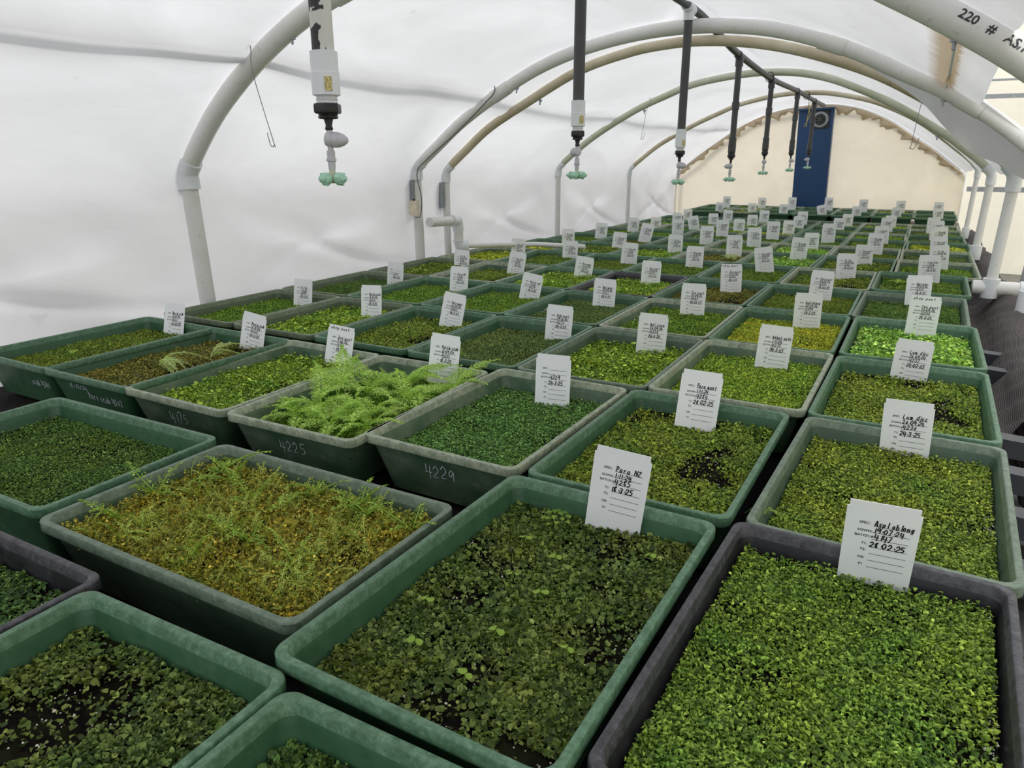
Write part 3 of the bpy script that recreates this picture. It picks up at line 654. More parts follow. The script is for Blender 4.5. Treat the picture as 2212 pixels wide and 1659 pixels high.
for x in (-4, 0.2):
    for y in (14.8, 16.5): m.box(U(x, y, -.93)-bse, (0.06, 0.06, 1.1*S))
m.build('bench_frame', M_BLACK, b2_, smooth=None)
def sheet(xs, ys, fz, name, mat, label, cat, th=0.0):
    V = [U(*(fz(x, y))) for y in ys for x in xs]; n = len(xs); m = MB()
    m.add(V, [(j*n+i, j*n+i+1, (j+1)*n+i+1, (j+1)*n+i) for j in range(len(ys)-1) for i in range(n-1)])
    return tag(m.build(name, mat, smooth=180), label, cat)
sheet([-4.46+.155*i for i in range(32)], [-1.0+.16*i for i in range(92)], lambda x, y: (x, y, zr(y)-.252+.004*math.sin(x*9)*math.sin(y*7)), 'bench_cloth', M_WEEDB, 'black woven cloth spread over the bench under the trays', 'cloth')
prof = [(.40, -.250), (.46, -.245), (.50, -.18), (.55, -.12), (.60, -.085), (.65, -.07), (.70, -.09), (.74, -.2), (.76, -.45), (.78, -.9), (.80, -1.4)]
def drape(i, y):
    x, z = prof[int(i)]
    wv = math.sin(y*2.1)*.3+math.sin(y*5.3+i)*.25+math.sin(y*11.7+i*2.1)*.12
    k = 1 if 2 <= i <= 7 else .3
    return (x+.025*wv*k, y, z+.055*wv*k+.02*math.sin(y*23+i*1.3)*k+zr(y))
sheet(list(range(len(prof))), [3.75+.035*i for i in range(292)], drape, 'side_cloth', M_WEED, 'wrinkled black shade cloth draped over the right edge of the bench', 'cloth')
for i, y in enumerate((1.55, 2.35, 2.75, 3.15, 3.55, 4.75, 5.15)):
    m = MB(); m.box((0, 0, 0), (0.16, 0.055, 0.010)); m.box((0, -0.026, -0.02), (0.16, 0.006, 0.045)); m.box((0, .026, -.012), (.16, .006, .03)); m.box((.078, 0, -.012), (.006, .05, .03))
    o = m.build('bench_end_channel', plain('blue_black_plastic', lin(52, 56, 64), 0.4)); o.location = U(.50 if y < 4 else .47, y, -.17); o.rotation_euler = (0, math.radians(4), 0.02*i)
    tag(o, ('black plastic channel sticking out right of the nearest black tray', 'black plastic channel beside the front half of tray 4236', 'black plastic channel beside the middle of tray 4236', 'black plastic channel sticking out beside the front of tray 4237', 'black plastic channel beside the back of tray 4237',
        'black plastic channel poking out of the cloth by the pale green tray', 'black plastic channel poking out behind the pale green tray')[i], 'channel')

# ---------------- tray shell, soil, seedlings ----------------
TW, TL, TH = 0.4025, 0.6155, 0.138
def rrect(hx, hy, r, n=6):
    P = []
    for cx, cy, a0 in ((hx-r, hy-r, 0), (-hx+r, hy-r, PI/2), (-hx+r, -hy+r, PI), (hx-r, -hy+r, 1.5*PI)):
        for k in range(n+1): a = a0+PI/2*k/n; P.append((cx+r*math.cos(a), cy+r*math.sin(a)))
    return P
def tray_shell():
    prof = [(0.012, -0.0195, .018), (0.0005, -0.020, .024), (0, -0.0185, .024), (0, -0.0025, .024), (0.001, -0.0006, .024), (0.003, 0, .024), (0.0095, 0, .024), (0.0115, -0.0008, .024), (0.013, -0.0035, .025), (0.0175, -0.03, .026), (0.043, -TH+.005, .034), (0.047, -TH+.003, .034)]
    outr = [(0.051, -TH, .03), (0.045, -TH, .03), (0.041, -TH+.003, .03), (0.0155, -0.030, .022), (0.012, -0.0195, .018)]
    m = MB(); n = 28
    def ring(P): 
        k = len(m.v)
        for ins, z, r in P: m.v += [(x, y, z) for x, y in rrect(TW/2-ins, TL/2-ins, max(.008, r-ins*.15))]
        for i in range(len(P)-1):
            for j in range(n): a = k+i*n+j; b = k+i*n+(j+1) % n; m.f.append((a, b, b+n, a+n)); m.m.append(0)
        return k
    k = ring(prof); e = k+(len(prof)-1)*n; m.f.append(tuple(e+j for j in range(n))); m.m.append(0)
    k = ring(outr); m.f.append(tuple(k+j for j in reversed(range(n)))); m.m.append(0)
    # side reinforcement rings are moulded only under the lip
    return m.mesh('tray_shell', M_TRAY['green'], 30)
SHELL = tray_shell()
HX, HY_ = 0.1775, 0.284      # half size of the soil surface
nprng = np.random.default_rng(5)
def fieldf(seed, scales=(9, 17, 31), amp=(1, .6, .4)):
    r = np.random.default_rng(seed); W = [(a, s*r.uniform(.6, 1.3)*np.cos(t), s*r.uniform(.6, 1.3)*np.sin(t), r.uniform(0, 6.28)) for s, a in zip(scales, amp) for t in r.uniform(0, 6.28, 4)]
    tot = sum(w_[0] for w_ in W)**.5
    return lambda x, y: sum(a*np.sin(kx*x*2+ky*y*2+p) for a, kx, ky, p in W)/tot
HF = fieldf(3)
def soilz(x, y): return 0.0032*HF(x, y)+0.004*np.exp(-((y-HY_)/.05)**2)
def soil_mesh():
    nx, ny = 36, 58; X, Y = np.meshgrid(np.linspace(-HX, HX, nx), np.linspace(-HY_, HY_, ny))
    Z = soilz(X, Y)+nprng.normal(0, .0011, X.shape); V = np.stack([X, Y, Z], -1).reshape(-1, 3)
    i = np.arange(nx*ny).reshape(ny, nx); F = np.stack([i[:-1, :-1], i[:-1, 1:], i[1:, 1:], i[1:, :-1]], -1).reshape(-1, 4)
    oct_ = np.array([(1, 0, 0), (-1, 0, 0), (0, 1, 0), (0, -1, 0), (0, 0, 1), (0, 0, -1)], float)
    of = np.array([(0, 2, 4), (2, 1, 4), (1, 3, 4), (3, 0, 4), (2, 0, 5), (1, 2, 5), (3, 1, 5), (0, 3, 5)])
    ng = 800; px = nprng.uniform(-HX, HX, ng); py = nprng.uniform(-HY_+.005, HY_-.005, ng); e = nprng.random(ng) < .35
    px = np.where(e, np.sign(px)*(HX-.003-abs(nprng.normal(0, .006, ng))), px); s = nprng.uniform(.0008, .0021, ng)*(1+.6*(nprng.random(ng) < .12))
    G = (oct_[None]*s[:, None, None]*nprng.uniform(.7, 1.3, (ng, 6, 1)))+np.stack([px, py, soilz(px, py)+.0025], -1)[:, None]
    k = len(V); V = np.concatenate([V, G.reshape(-1, 3)]); F3 = (of[None]+(k+6*np.arange(ng))[:, None, None]).reshape(-1, 3)
    mi = np.concatenate([np.zeros(len(F)), np.ones(len(F3))]); return np_mesh('soil', V, [F, F3], [M_SOIL, M_PERL], mi)
SOIL = soil_mesh()
def scatter(r, n, dens):
    x = r.uniform(-HX+.002, HX-.002, n*3); y = r.uniform(-HY_+.002, HY_-.002, n*3)
    k = r.random(n*3) < dens(x, y); return x[k][:n], y[k][:n]
def blades(r, x, y, size, tmpl, faces, tilt=(.2, 1.1), lift=0.0, zj=.003, wj=(.7, 1.2), base=None):
    """tmpl (k,3): leaf along +x, width along y, z up; placed with random heading and tilt"""
    n = len(x); a = r.uniform(0, 6.283, n); t = r.uniform(tilt[0], tilt[1], n); s = size*r.uniform(.55, 1.3, n); w_ = r.uniform(wj[0], wj[1], n); ro = r.normal(0, .35, n)
    P = np.repeat(tmpl[None], n, 0)*np.stack([s, s*w_, s], -1)[:, None]
    c, d = np.cos(ro)[:, None], np.sin(ro)[:, None]; P = np.stack([P[..., 0], P[..., 1]*c-P[..., 2]*d, P[..., 1]*d+P[..., 2]*c], -1)
    c, d = np.cos(t)[:, None], np.sin(t)[:, None]; P = np.stack([P[..., 0]*c-P[..., 2]*d, P[..., 1], P[..., 0]*d+P[..., 2]*c], -1)
    c, d = np.cos(a)[:, None], np.sin(a)[:, None]; P = np.stack([P[..., 0]*c-P[..., 1]*d, P[..., 0]*d+P[..., 1]*c, P[..., 2]], -1)
    z = soilz(x, y)+lift+r.uniform(-zj*.3, zj, n) if base is None else base
    P += np.stack([x, y, z], -1)[:, None]
    P[..., 0] = np.clip(P[..., 0], -HX-.0005, HX+.0005); P[..., 1] = np.clip(P[..., 1], -HY_-.0005, HY_+.0005)
    k = tmpl.shape[0]; F = (faces[None]+(k*np.arange(n))[:, None, None]).reshape(-1, faces.shape[1])
    return P.reshape(-1, 3), F
def curl_tmpl(curl=.5, cup=.35, rows=4):
    V = []
    wd = [.28, 1.0, .8, .22] if rows == 4 else [.35, 1, .3]
    for i, w_ in enumerate(wd):
        u = i/(rows-1); zc = math.sin(u*PI*.9)*curl*.6-u*u*curl*.5
        for j in (-1, 0, 1): V.append((u, j*w_*.42, zc+abs(j)*cup*w_*.4))
    F = [(i*3+j, i*3+j+1, i*3+j+4, i*3+j+3) for i in range(rows-1) for j in (0, 1)]
    return np.array(V), np.array(F)
def round_tmpl(k=7, cup=.25):
    V = [(.5, 0, -.06)]+[(.5+.5*math.cos(2*PI*i/k)*(1 if i else .75), .52*math.sin(2*PI*i/k), cup*(.35+.4*math.sin(i*2.3))) for i in range(k)]
    return np.array(V), np.array([(0, 1+i, 1+(i+1) % k) for i in range(k)])
def back_thin(y, edge=.02): return np.clip((HY_-edge-y)/.03+.35, .15, 1)
def grow(kind, seed):
    r = np.random.default_rng(seed); f = fieldf(seed+50, (14, 26, 48)); parts = []
    def put(n, dens, size, tm, **kw):
        x, y = scatter(r, n, dens); parts.append(blades(r, x, y, size, tm[0], tm[1], **kw))
    if kind == 'curly':
        put(27000, lambda x, y: np.clip(.75+.4*f(x, y), .08, 1)*back_thin(y), .0055, curl_tmpl(.9, .7), zj=.007, tilt=(.1, 1.3))
        put(2500, lambda x, y: np.clip(.5+.6*f(y, x), 0, 1), .0066, curl_tmpl(.5, .4), zj=.009, lift=.001, tilt=(0, .7))
    elif kind == 'tuft':
        put(19000, lambda x, y: np.clip(.62+.6*f(x, y), .05, 1)*back_thin(y), .0064, curl_tmpl(.7, .5), zj=.007, tilt=(.1, 1.3))
        put(2500, lambda x, y: np.clip(.5+.6*f(x, y), 0, 1), .0068, round_tmpl(6), zj=.008, tilt=(0, .8))
    elif kind == 'fine':
        put(34000, lambda x, y: np.clip(.85+.3*f(x, y), .1, 1)*back_thin(y, .01), .0042, curl_tmpl(.6, .4, 3), zj=.005, tilt=(.3, 1.4))
    elif kind == 'round':
        put(11000, lambda x, y: np.clip(.60+.42*f(x, y), .12, 1)*back_thin(y, .0)*np.where((x > .10)&(y < -.235), .02, 1), .0084, round_tmpl(7, .4), zj=.005, tilt=(-.1, .9))
        put(10000, lambda x, y: np.clip(.55+.5*f(x, y), .1, 1)*np.where((x > .10)&(y < -.235), .02, 1), .0050, curl_tmpl(.7, .5), zj=.004, tilt=(.1, 1.2))
    elif kind == 'sparse':
        put(6000, lambda x, y: np.clip(.45+.7*f(x, y), .07, 1), .0088, round_tmpl(6, .4), zj=.007, tilt=(-.1, .9))
        put(9000, lambda x, y: np.clip(.45+.7*f(x, y), .10, 1), .0060, curl_tmpl(.7, .5), zj=.007, tilt=(.1, 1.2))
    elif kind == 'leafy':
        put(15000, lambda x, y: np.clip(.8+.3*f(x, y), .1, 1)*back_thin(y), .0056, curl_tmpl(.5, .4, 3), zj=.006, tilt=(.3, 1.3))
        put(4200, lambda x, y: np.clip(.7+.5*f(y, x), .1, 1), .0092, round_tmpl(7, .2), zj=.012, lift=.004, tilt=(-.2, .6))
    elif kind == 'dots':
        put(21000, lambda x, y: np.clip(.8+.35*f(x, y), .1, 1)*back_thin(y, .01), .0050, curl_tmpl(.6, .4, 3), zj=.005, tilt=(.3, 1.4))
        put(650, lambda x, y: np.clip(.4+.8*f(y, x), .05, 1), .0115, round_tmpl(7, .2), zj=.010, lift=.005, tilt=(-.1, .5))
    elif kind == 'thread':
        put(24000, lambda x, y: np.clip(.85+.3*f(x, y), .2, 1), .0054, curl_tmpl(.6, .4, 3), zj=.008, tilt=(.3, 1.4))
        x, y = scatter(r, 3600, lambda x, y: np.clip(.6+.6*f(x, y), .1, 1))
        st = np.array([(0, -.02, 0), (0, .02, 0), (.35, -.02, .06), (.35, .02, .06), (.7, -.018, .03), (.7, .018, .03), (1, -.012, -.12), (1, .012, -.12)])
        sf = np.array([(0, 1, 3, 2), (2, 3, 5, 4), (4, 5, 7, 6)]); parts.append(blades(r, x, y, .022, st, sf, tilt=(.7, 1.5), zj=.003))
        put(9000, lambda x, y: np.clip(.6+.6*f(x, y), .1, 1), .0052, round_tmpl(5, .3), zj=.016, lift=.006, tilt=(-.3, .9))
    V = []; F = {}; k = 0
    Fs = []
    for v, f_ in parts: V.append(v); Fs.append(f_+k); k += len(v)
    return np_mesh('seedlings_'+kind, np.concatenate(V), Fs, [M_CARPET])
_cache = {}
def greens(kind, seed=0):
    if (kind, seed) not in _cache: _cache[(kind, seed)] = grow(kind, 11+seed*7+len(kind))
    return _cache[(kind, seed)]
def place(me, name, parent, mat=None, loc=(0, 0, 0), rz=0.0, rot=None):
    o = bpy.data.objects.new(name, me); o.parent = parent; o.location = loc; o.rotation_euler = rot or (0, 0, rz); C.objects.link(o)
    if mat is not None: o.material_slots[0].link = 'OBJECT'; o.material_slots[0].material = mat
    return o
SOILZ = -0.053
def tray(x, y, z, rot, shell, kind, pal, label, group='seed trays on the bench', flip=False, depth=0.0, seed=0):
    t = tag(empty('seed_tray', U(x, y, z), math.radians(rot)), label, 'tray', group)
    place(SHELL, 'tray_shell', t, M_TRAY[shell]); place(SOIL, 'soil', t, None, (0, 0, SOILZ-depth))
    g = place(greens(kind, seed), 'seedlings', t, None, (0, 0, SOILZ-depth+.002), PI if flip else 0); g['kind'] = 'stuff'; g.color = TINT[pal]
    return t
F_ = [None, .86, 1.915, 2.97, 4.03, 5.08, 6.15, 7.25, 8.35, 9.45, 10.5, 11.55, 12.6, 14.6, 15.65]
XC = {2: [-4.02,-3.38,-2.735,-2.06,-1.395,-.70,.02], 3: [-4.041,-3.363,-2.685,-2.007,-1.329,-.651,.030], 4: [-4.053,-3.375,-2.697,-2.019,-1.341,-.663,.03],
 5: [-4.06,-3.38,-2.71,-2.033,-1.355,-.677,0.0], 6: [-4.033,-3.355,-2.677,-1.999,-1.321,-.643,.035], 7: [-3.95,-3.265,-2.58,-1.90,-1.215,-.535,.148],
 8: [-3.93,-3.245,-2.565,-1.885,-1.207,-.529,.149], 9: [-3.91,-3.23,-2.55,-1.87,-1.187,-.509,.169], 10: [-3.93,-3.25,-2.57,-1.891,-1.213,-.535,.143],
 11: [-3.94,-3.26,-2.58,-1.896,-1.218,-.54,.138], 12: [-3.95,-3.271,-2.593,-1.915,-1.237,-.559,.119], 13: [-3.94,-3.26,-2.58,-1.902,-1.224,-.546,.132], 14: [-3.955,-3.271,-2.593,-1.915,-1.237,-.559,.119]}
DESC = {'darkround': 'dark rounded leaves', 'darkblue': 'deep green leaves', 'vivid': 'dense vivid green moss', 'olive': 'olive green seedlings', 'fine': 'fine mid-green moss', 'bluefine': 'cool green dense moss', 'bright': 'bright yellow-green seedlings',
        'pale': 'pale bright green seedlings', 'yellow': 'yellow-green moss', 'greygreen': 'grey-green fine moss', 'brown': 'brownish patchy moss', 'mid': 'mid-green moss', 'ochre': 'ochre moss'}
SHN = {'green': 'green', 'worn': 'scuffed green', 'grey': 'greyed green', 'olive': 'dull olive', 'black': 'black'}
# nearest trays, laid by hand
tray(-.03, 1.41, 0, -1.7, 'black', 'curly', 'vivid', 'black tray of vivid green moss, nearest the camera at the lower right', depth=-.012)
tray(-.725, 1.352, .012, -.8, 'green', 'round', 'darkround', 'green tray of sparse dark rounded leaves, at the bottom centre, holding card 4285')
OCHRE = tray(-1.615, 1.28, -.004, 90.1, 'grey', 'thread', 'ochre', 'grey-rimmed tray of ochre moss and wiry sprouts, lying crosswise', depth=-.012)
tray(-2.69, 1.30, -.004, 91, 'green', 'fine', 'fine', 'green crosswise tray of fine green moss at the left edge, left of the ochre one')
tray(-1.305, .315, -.004, 1.3, 'green', 'sparse', 'darkround', 'green tray at the bottom left with patchy dark leaves over bare black soil', flip=True)
tray(-.632, .300, -.006, .6, 'green', 'round', 'darkblue', 'green tray cut off by the bottom edge, with deep green rounded leaves', seed=1)
tray(-1.995, .355, -.006, .5, 'black', 'sparse', 'darkblue', 'black tray at the left edge below the crosswise green tray', seed=1)
SPEC = {  # (row, column): shell, growth, palette
 (2,7):('grey','curly','olive'),(2,6):('green','tuft','olive'),(2,5):('worn','curly','bluefine'),(2,4):('worn','fine','mid'),(2,3):('worn','dots','bright'),(2,2):('green','tuft','brown'),(2,1):('green','fine','olive'),
 (3,7):('green','tuft','olive'),(3,6):('worn','curly','bright'),(3,5):('grey','leafy','bright'),(3,4):('green','fine','greygreen'),(3,3):('green','tuft','olive'),(3,2):('olive','leafy','bright'),(3,1):('olive','curly','mid'),
 (4,7):('green','leafy','pale'),(4,6):('green','fine','yellow'),(4,5):('worn','curly','mid'),(4,4):('green','fine','greygreen'),(4,3):('green','curly','mid'),(4,2):('green','curly','mid'),(4,1):('olive','fine','fine'),
 (5,7):('grey','fine','fine'),(5,6):('green','fine','olive'),(5,5):('green','tuft','brown'),(5,4):('black','leafy','bright'),(5,3):('green','leafy','bright'),(5,2):('worn','tuft','olive'),(5,1):('olive','leafy','olive'),
 (6,7):('green','curly','vivid'),(6,6):('worn','tuft','olive'),(6,5):('green','curly','vivid'),(6,4):('green','curly','vivid'),(6,3):('green','fine','olive'),(6,2):('green','curly','vivid'),(6,1):('worn','leafy','yellow'),
 (7,7):('worn','tuft','mid'),(7,6):('green','leafy','olive'),(7,5):('green','leafy','pale'),(7,4):('worn','tuft','brown'),(7,3):('green','leafy','bright'),(7,2):('green','leafy','olive'),(7,1):('green','leafy','yellow'),
 (8,7):('worn','fine','greygreen'),(8,6):('worn','fine','olive'),(8,5):('worn','leafy','pale'),(8,4):('worn','curly','mid'),(8,3):('green','fine','mid'),(8,2):('green','fine','brown'),(8,1):('green','fine','mid')}
rows_ord = {14: 'back row', 13: 'second row from the back', 12: 'third row from the back', 11: 'fourth row from the back', 10: 'fifth row from the back', 9: 'sixth row from the back', 8: 'seventh row from the back', 7: 'eighth row from the back', 6: 'ninth row from the back', 5: 'fifth full row'}
full_ord = {2: 'first full row', 3: 'second full row', 4: 'third full row', 5: 'fourth full row'}
col_ord = {1: 'leftmost tray', 2: 'second tray from left', 3: 'third tray from left', 4: 'middle tray', 5: 'third tray from right', 6: 'second tray from right', 7: 'rightmost tray'}
TXT = {(1,7):('Aspl oblong','19.07.24','4147','28.02.25'),(1,6):('Para NZ','1.11.24','4285','18.3.25'),
 (2,7):('Lom disc','26.09.24','4236','24.3.25'),(2,6):('Para mont','1.11.24','4284','28.02.25'),(2,5):('','','4229','24.3.25'),(2,4):('Parsia scab','13.09.24','4225','18.3.25'),
 (2,3):('Zea pust','8.08.24','4175','28.2.25','shsp pust'),(2,2):('Parsia scab','18.10.24','4262','28.2.25'),(2,1):('Parsia scab','18.10.24','4261','28.02.25'),
 (3,7):('Lom disc','26.09.24','4237','24.03.25'),(3,6):('Adiant aeth','1.11.24','4275','24.3.25'),(3,5):('Adi cunn','26.09.24','4238','24.3.25'),(3,4):('Poly vest.','29.10.24','4273','24.3.25'),
 (3,3):('Para mont','26.09.24','4242','24.3.25'),(3,2):('Parsia scab','18.10.24','4263','24.3.25'),(3,1):('Di fib','1.12.24','4290','24.3.25'),
 (4,7):('Zea pust','30.09.24','4200','28.2.25','shsp pust'),(4,6):('Aspl oblong','30.09.24','4199','28.2.25'),(4,5):('Zea pust','30.09.24','4245','24.03.25'),(4,4):('Haul grac','20.09.24','4221','24.3.25'),
 (4,3):('Austr gn','1.11.24','4279','24.3.25'),(4,2):('Para NZ','1.11.24','4282','24.3.25'),(4,1):('','','4287','24.3.25'),
 (5,7):('Haul grac','20.09.24','4235','24.3.25'),(5,6):('Zea pust','30.09.24','4220','28.02.25'),(5,5):('Zea pust','20.12.24','4300','24.3.25','shsp pust')}
FAR = [('Di fib','30.09.24','4246','28.02.25'),('Lom disc','1.11.24','4252','24.3.25'),('Para mont','26.09.24','4232','24.3.25'),('Zea pust','29.10.24','4272','28.2.25')]
rr = random.Random(4)
ZOFF = {(6,7): .012, (3,6): .006, (4,7): .004}
for r in range(2, 15):
    for c in range(1, 8):
        if (r, c) in SPEC: sh, kd, pl_ = SPEC[(r, c)]
        else: sh = rr.choice(['green', 'green', 'green', 'worn', 'grey']); kd = rr.choice(['fine', 'curly', 'leafy', 'tuft']); pl_ = rr.choice(['mid', 'olive', 'vivid', 'bright', 'mid', 'greygreen', 'yellow'])
        y = F_[r]+.513; z = zr(y)+(.06 if r == 13 else .075 if r == 14 else 0)+ZOFF.get((r, c), 0)
        if r == 2 and c < 5: y -= .085
        a = {(2,7): -1.5, (2,4): 1.0, (2,5): -1.1}.get((r, c), rr.uniform(-.5, .5))
        lab = '%s tray of %s, %s, %s' % (SHN[sh], DESC[pl_], col_ord[c].replace(' tray', '').replace('middle', 'middle one'), (full_ord if r < 6 else rows_ord)[r].replace('the ', ''))
        t = tray(XC[r][c-1], y, z, a, sh, kd, pl_, lab, flip=rr.random() < .5 and r > 3, depth={(2,4): .004, (2,5): .006, (3,5): .002, (4,6): -.006, (3,6): -.002, (4,7): -.006}.get((r, c), -.007+rr.uniform(-.003, .003) if r > 3 else -.004), seed=0)
        if r == 2 and c <= 5:   # marker pen on the front wall
            txt = {1: 'scab 4261', 2: 'Pars scab 4262', 3: '4175', 4: '4225', 5: '4229'}[c]; h_, wk_ = {1: (.020, .62), 2: (.020, .62)}.get(c, (.030, .74))
            m = MB(); x1 = scrawl(m, txt, 0, 0, h_, .0019, rr, slant=.1, wk=wk_); x0 = {1: .12, 2: .06}.get(c, .0)-x1/2
            if c == 2:
                m_ = MB(); scrawl(m_, '18/10/24', -.012, .026, .014, .0014, rr); me_ = m_.mesh('marker_date', M_CHALK, None); me_.transform(Matrix.Translation((x0-.07, -TL/2+.0254, -.073)) @ Matrix.Rotation(PI/2+math.atan2(.0255, .108), 4, 'X')); place(me_, 'marker_date', t)
            th = math.atan2(.0255, .108); R_ = Matrix.Rotation(PI/2+th, 4, 'X')
            me = m.mesh('marker_writing', M_CHALK, None); me.transform(Matrix.Translation((x0, -TL/2+.0254, -.073)) @ R_)
            place(me, 'marker_writing', t)
LAB = {(1,6):(-0.645,1.785,0.206,9.1,6.5,-5),(1,7):(0.016,1.8,0.197,3.5,-0.5,-13.3),(2,1):(-4.025,2.813,0.119,7.3,0.1,14.7),
(2,2):(-3.286,2.792,0.133,8,9.3,8.2),(2,3):(-2.635,2.799,0.131,7.9,5.9,11.4),(2,4):(-1.962,2.798,0.164,5.4,3.2,8.6),
(2,5):(-1.376,2.798,0.14,8.4,-0.3,6.3),(2,6):(-0.7,2.802,0.159,13.3,4.3,8.3),(2,7):(0.045,2.84,0.143,-3.8,-2,-5.2),
(3,1):(-3.978,3.863,0.122,7.6,0.6,9.6),(3,2):(-3.269,3.795,0.147,7.2,-2.1,9.4),(3,3):(-2.604,3.846,0.14,5.2,7.9,10),
(3,4):(-1.844,3.839,0.136,9.6,2.9,4.7),(3,5):(-1.259,3.838,0.145,12.7,2.7,0.4),(3,6):(-0.587,3.803,0.152,8,3.1,0),
(3,7):(0.044,3.91,0.134,2.6,2,-3.8),(4,1):(-3.923,4.896,0.123,3.1,2.9,5.4),(4,2):(-3.254,4.877,0.136,6,0.4,8.7),
(4,3):(-2.583,4.895,0.124,9.5,9.5,5.1),(4,4):(-1.978,4.874,0.136,10.5,2,4.4),(4,5):(-1.321,4.865,0.157,11.8,0.9,2.2),
(4,6):(-0.581,4.862,0.156,4.4,-1,-4.3),(4,7):(0.069,4.87,0.189,0.8,0.7,-3.9),(5,1):(-3.935,5.951,0.111,7.5,1.5,5.7),
(5,2):(-3.289,5.935,0.132,9.5,9.5,2.7),(5,3):(-2.608,5.941,0.129,9.7,7.2,1.5),(5,4):(-1.986,5.929,0.136,8.9,1.4,4.1),
(5,5):(-1.318,5.927,0.156,8.9,-2.7,1.4),(5,6):(-0.625,5.929,0.153,4.5,1.7,0.9),(5,7):(0.02,5.976,0.159,0.2,-2.8,-0.8),
(6,1):(-3.896,7.032,0.118,8.7,0.3,3),(6,2):(-3.255,7.018,0.131,12.4,2.3,2.7),(6,3):(-2.583,7.009,0.147,10.5,3.2,2.9),
(6,4):(-1.915,7.007,0.15,9.4,1,2),(6,5):(-1.291,7.029,0.175,4.8,-9.6,-0.9),(6,6):(-0.564,7.018,0.163,2.1,-1.9,-1.4),
(6,7):(0.073,7.034,0.176,-1.5,-4.4,-3.6),(7,1):(-3.805,8.132,0.145,3.3,-0.3,2.2),(7,2):(-3.122,8.119,0.14,6.4,4.6,3.3),
(7,3):(-2.45,8.107,0.147,10,0.3,0.5),(7,4):(-1.796,8.121,0.17,8.9,-0.7,-0.4),(7,5):(-1.118,8.127,0.179,4.3,2,-1.3),
(7,6):(-0.502,8.125,0.14,1.2,-1.7,-0.5),(7,7):(0.151,8.126,0.172,-0.6,-4.4,0.2),(8,1):(-3.814,9.217,0.151,7.9,2.9,2.4),
(8,2):(-3.156,9.212,0.165,6.8,11.5,2.6),(8,3):(-2.388,9.216,0.168,8.6,0.2,1.2),(8,4):(-1.807,9.213,0.176,5.7,-1.2,-1.2),
(8,5):(-1.15,9.222,0.146,3.7,-1,-0.4),(8,6):(-0.467,9.222,0.174,1.1,-0.7,0),(8,7):(0.151,9.215,0.169,-0.4,-4.6,0.6),
(9,1):(-3.761,10.313,0.158,8.2,3,2),(9,2):(-3.095,10.316,0.163,8.3,0.2,0.5),(9,3):(-2.461,10.32,0.178,6,0.4,-0.2),
(9,4):(-1.781,10.317,0.184,5.5,0.5,0.6),(9,5):(-1.088,10.319,0.185,3.1,-0.7,-0.2),(9,6):(-0.473,10.325,0.182,1.6,-3.1,-0.4),
(9,7):(0.164,10.305,0.198,-0.5,-4.3,0.7),(10,1):(-3.769,11.357,0.109,8,1.1,1.6),(10,2):(-3.187,11.366,0.144,5.1,-11.1,-0.6),
(10,3):(-2.463,11.363,0.127,4.9,0.3,0.6),(10,4):(-1.746,11.366,0.134,2.9,0.3,0.5),(10,7):(0.136,11.39,0.204,-0.5,-3.6,-1),
(11,1):(-3.746,12.415,0.124,4.7,1.1,0.7),(11,2):(-3.127,12.412,0.134,4.8,-1.4,0.5),(11,3):(-2.486,12.413,0.134,3.5,-1.1,0.6),
(11,4):(-1.765,12.412,0.135,2.5,1,0.6),(11,5):(-1.171,12.403,0.13,2,1.2,0.8),(11,6):(-0.512,12.415,0.161,0,-1.7,0.3),
(11,7):(0.096,12.42,0.187,0.1,-1.9,0.2),(12,1):(-3.87,13.462,0.12,6.6,-1,0.5),(12,2):(-3.132,13.464,0.136,4.3,0.9,1.1),
(12,3):(-2.497,13.464,0.153,3.3,2.4,0.9),(12,4):(-1.865,13.46,0.155,3.6,-0.4,0.8),(12,5):(-1.149,13.463,0.138,1.8,0.7,0.5),
(12,6):(-0.506,13.464,0.135,0.3,-0.3,0.4),(13,1):(-3.775,15.465,0.094,4.9,2.9,0.9),(13,2):(-3.121,15.463,0.094,4.9,0.9,0.5),
(13,3):(-2.515,15.464,0.096,3.3,-0.4,0.4),(13,4):(-1.828,15.462,0.09,2,-12.7,-0.3),(13,5):(-1.182,15.461,0.092,1.9,0.3,0.4),
(13,6):(-0.505,15.463,0.09,0.8,0.4,0.2),(13,7):(0.167,15.465,0.09,-0.3,-3,0.2),(14,1):(-3.893,16.523,0.186,3.9,1.5,0.3),
(14,2):(-3.142,16.524,0.175,2.4,-0.7,-0.2),(14,3):(-2.53,16.528,0.195,0,-0.8,-0),(14,4):(-1.812,16.527,0.208,-0.5,-1.4,-0.5),
(14,5):(-1.159,16.528,0.189,-1.8,-0.2,-0.4),(14,6):(-0.487,16.529,0.18,-1.7,-1.4,-0.4),(14,7):(0.169,16.527,0.172,-0.1,-0.1,-0)}

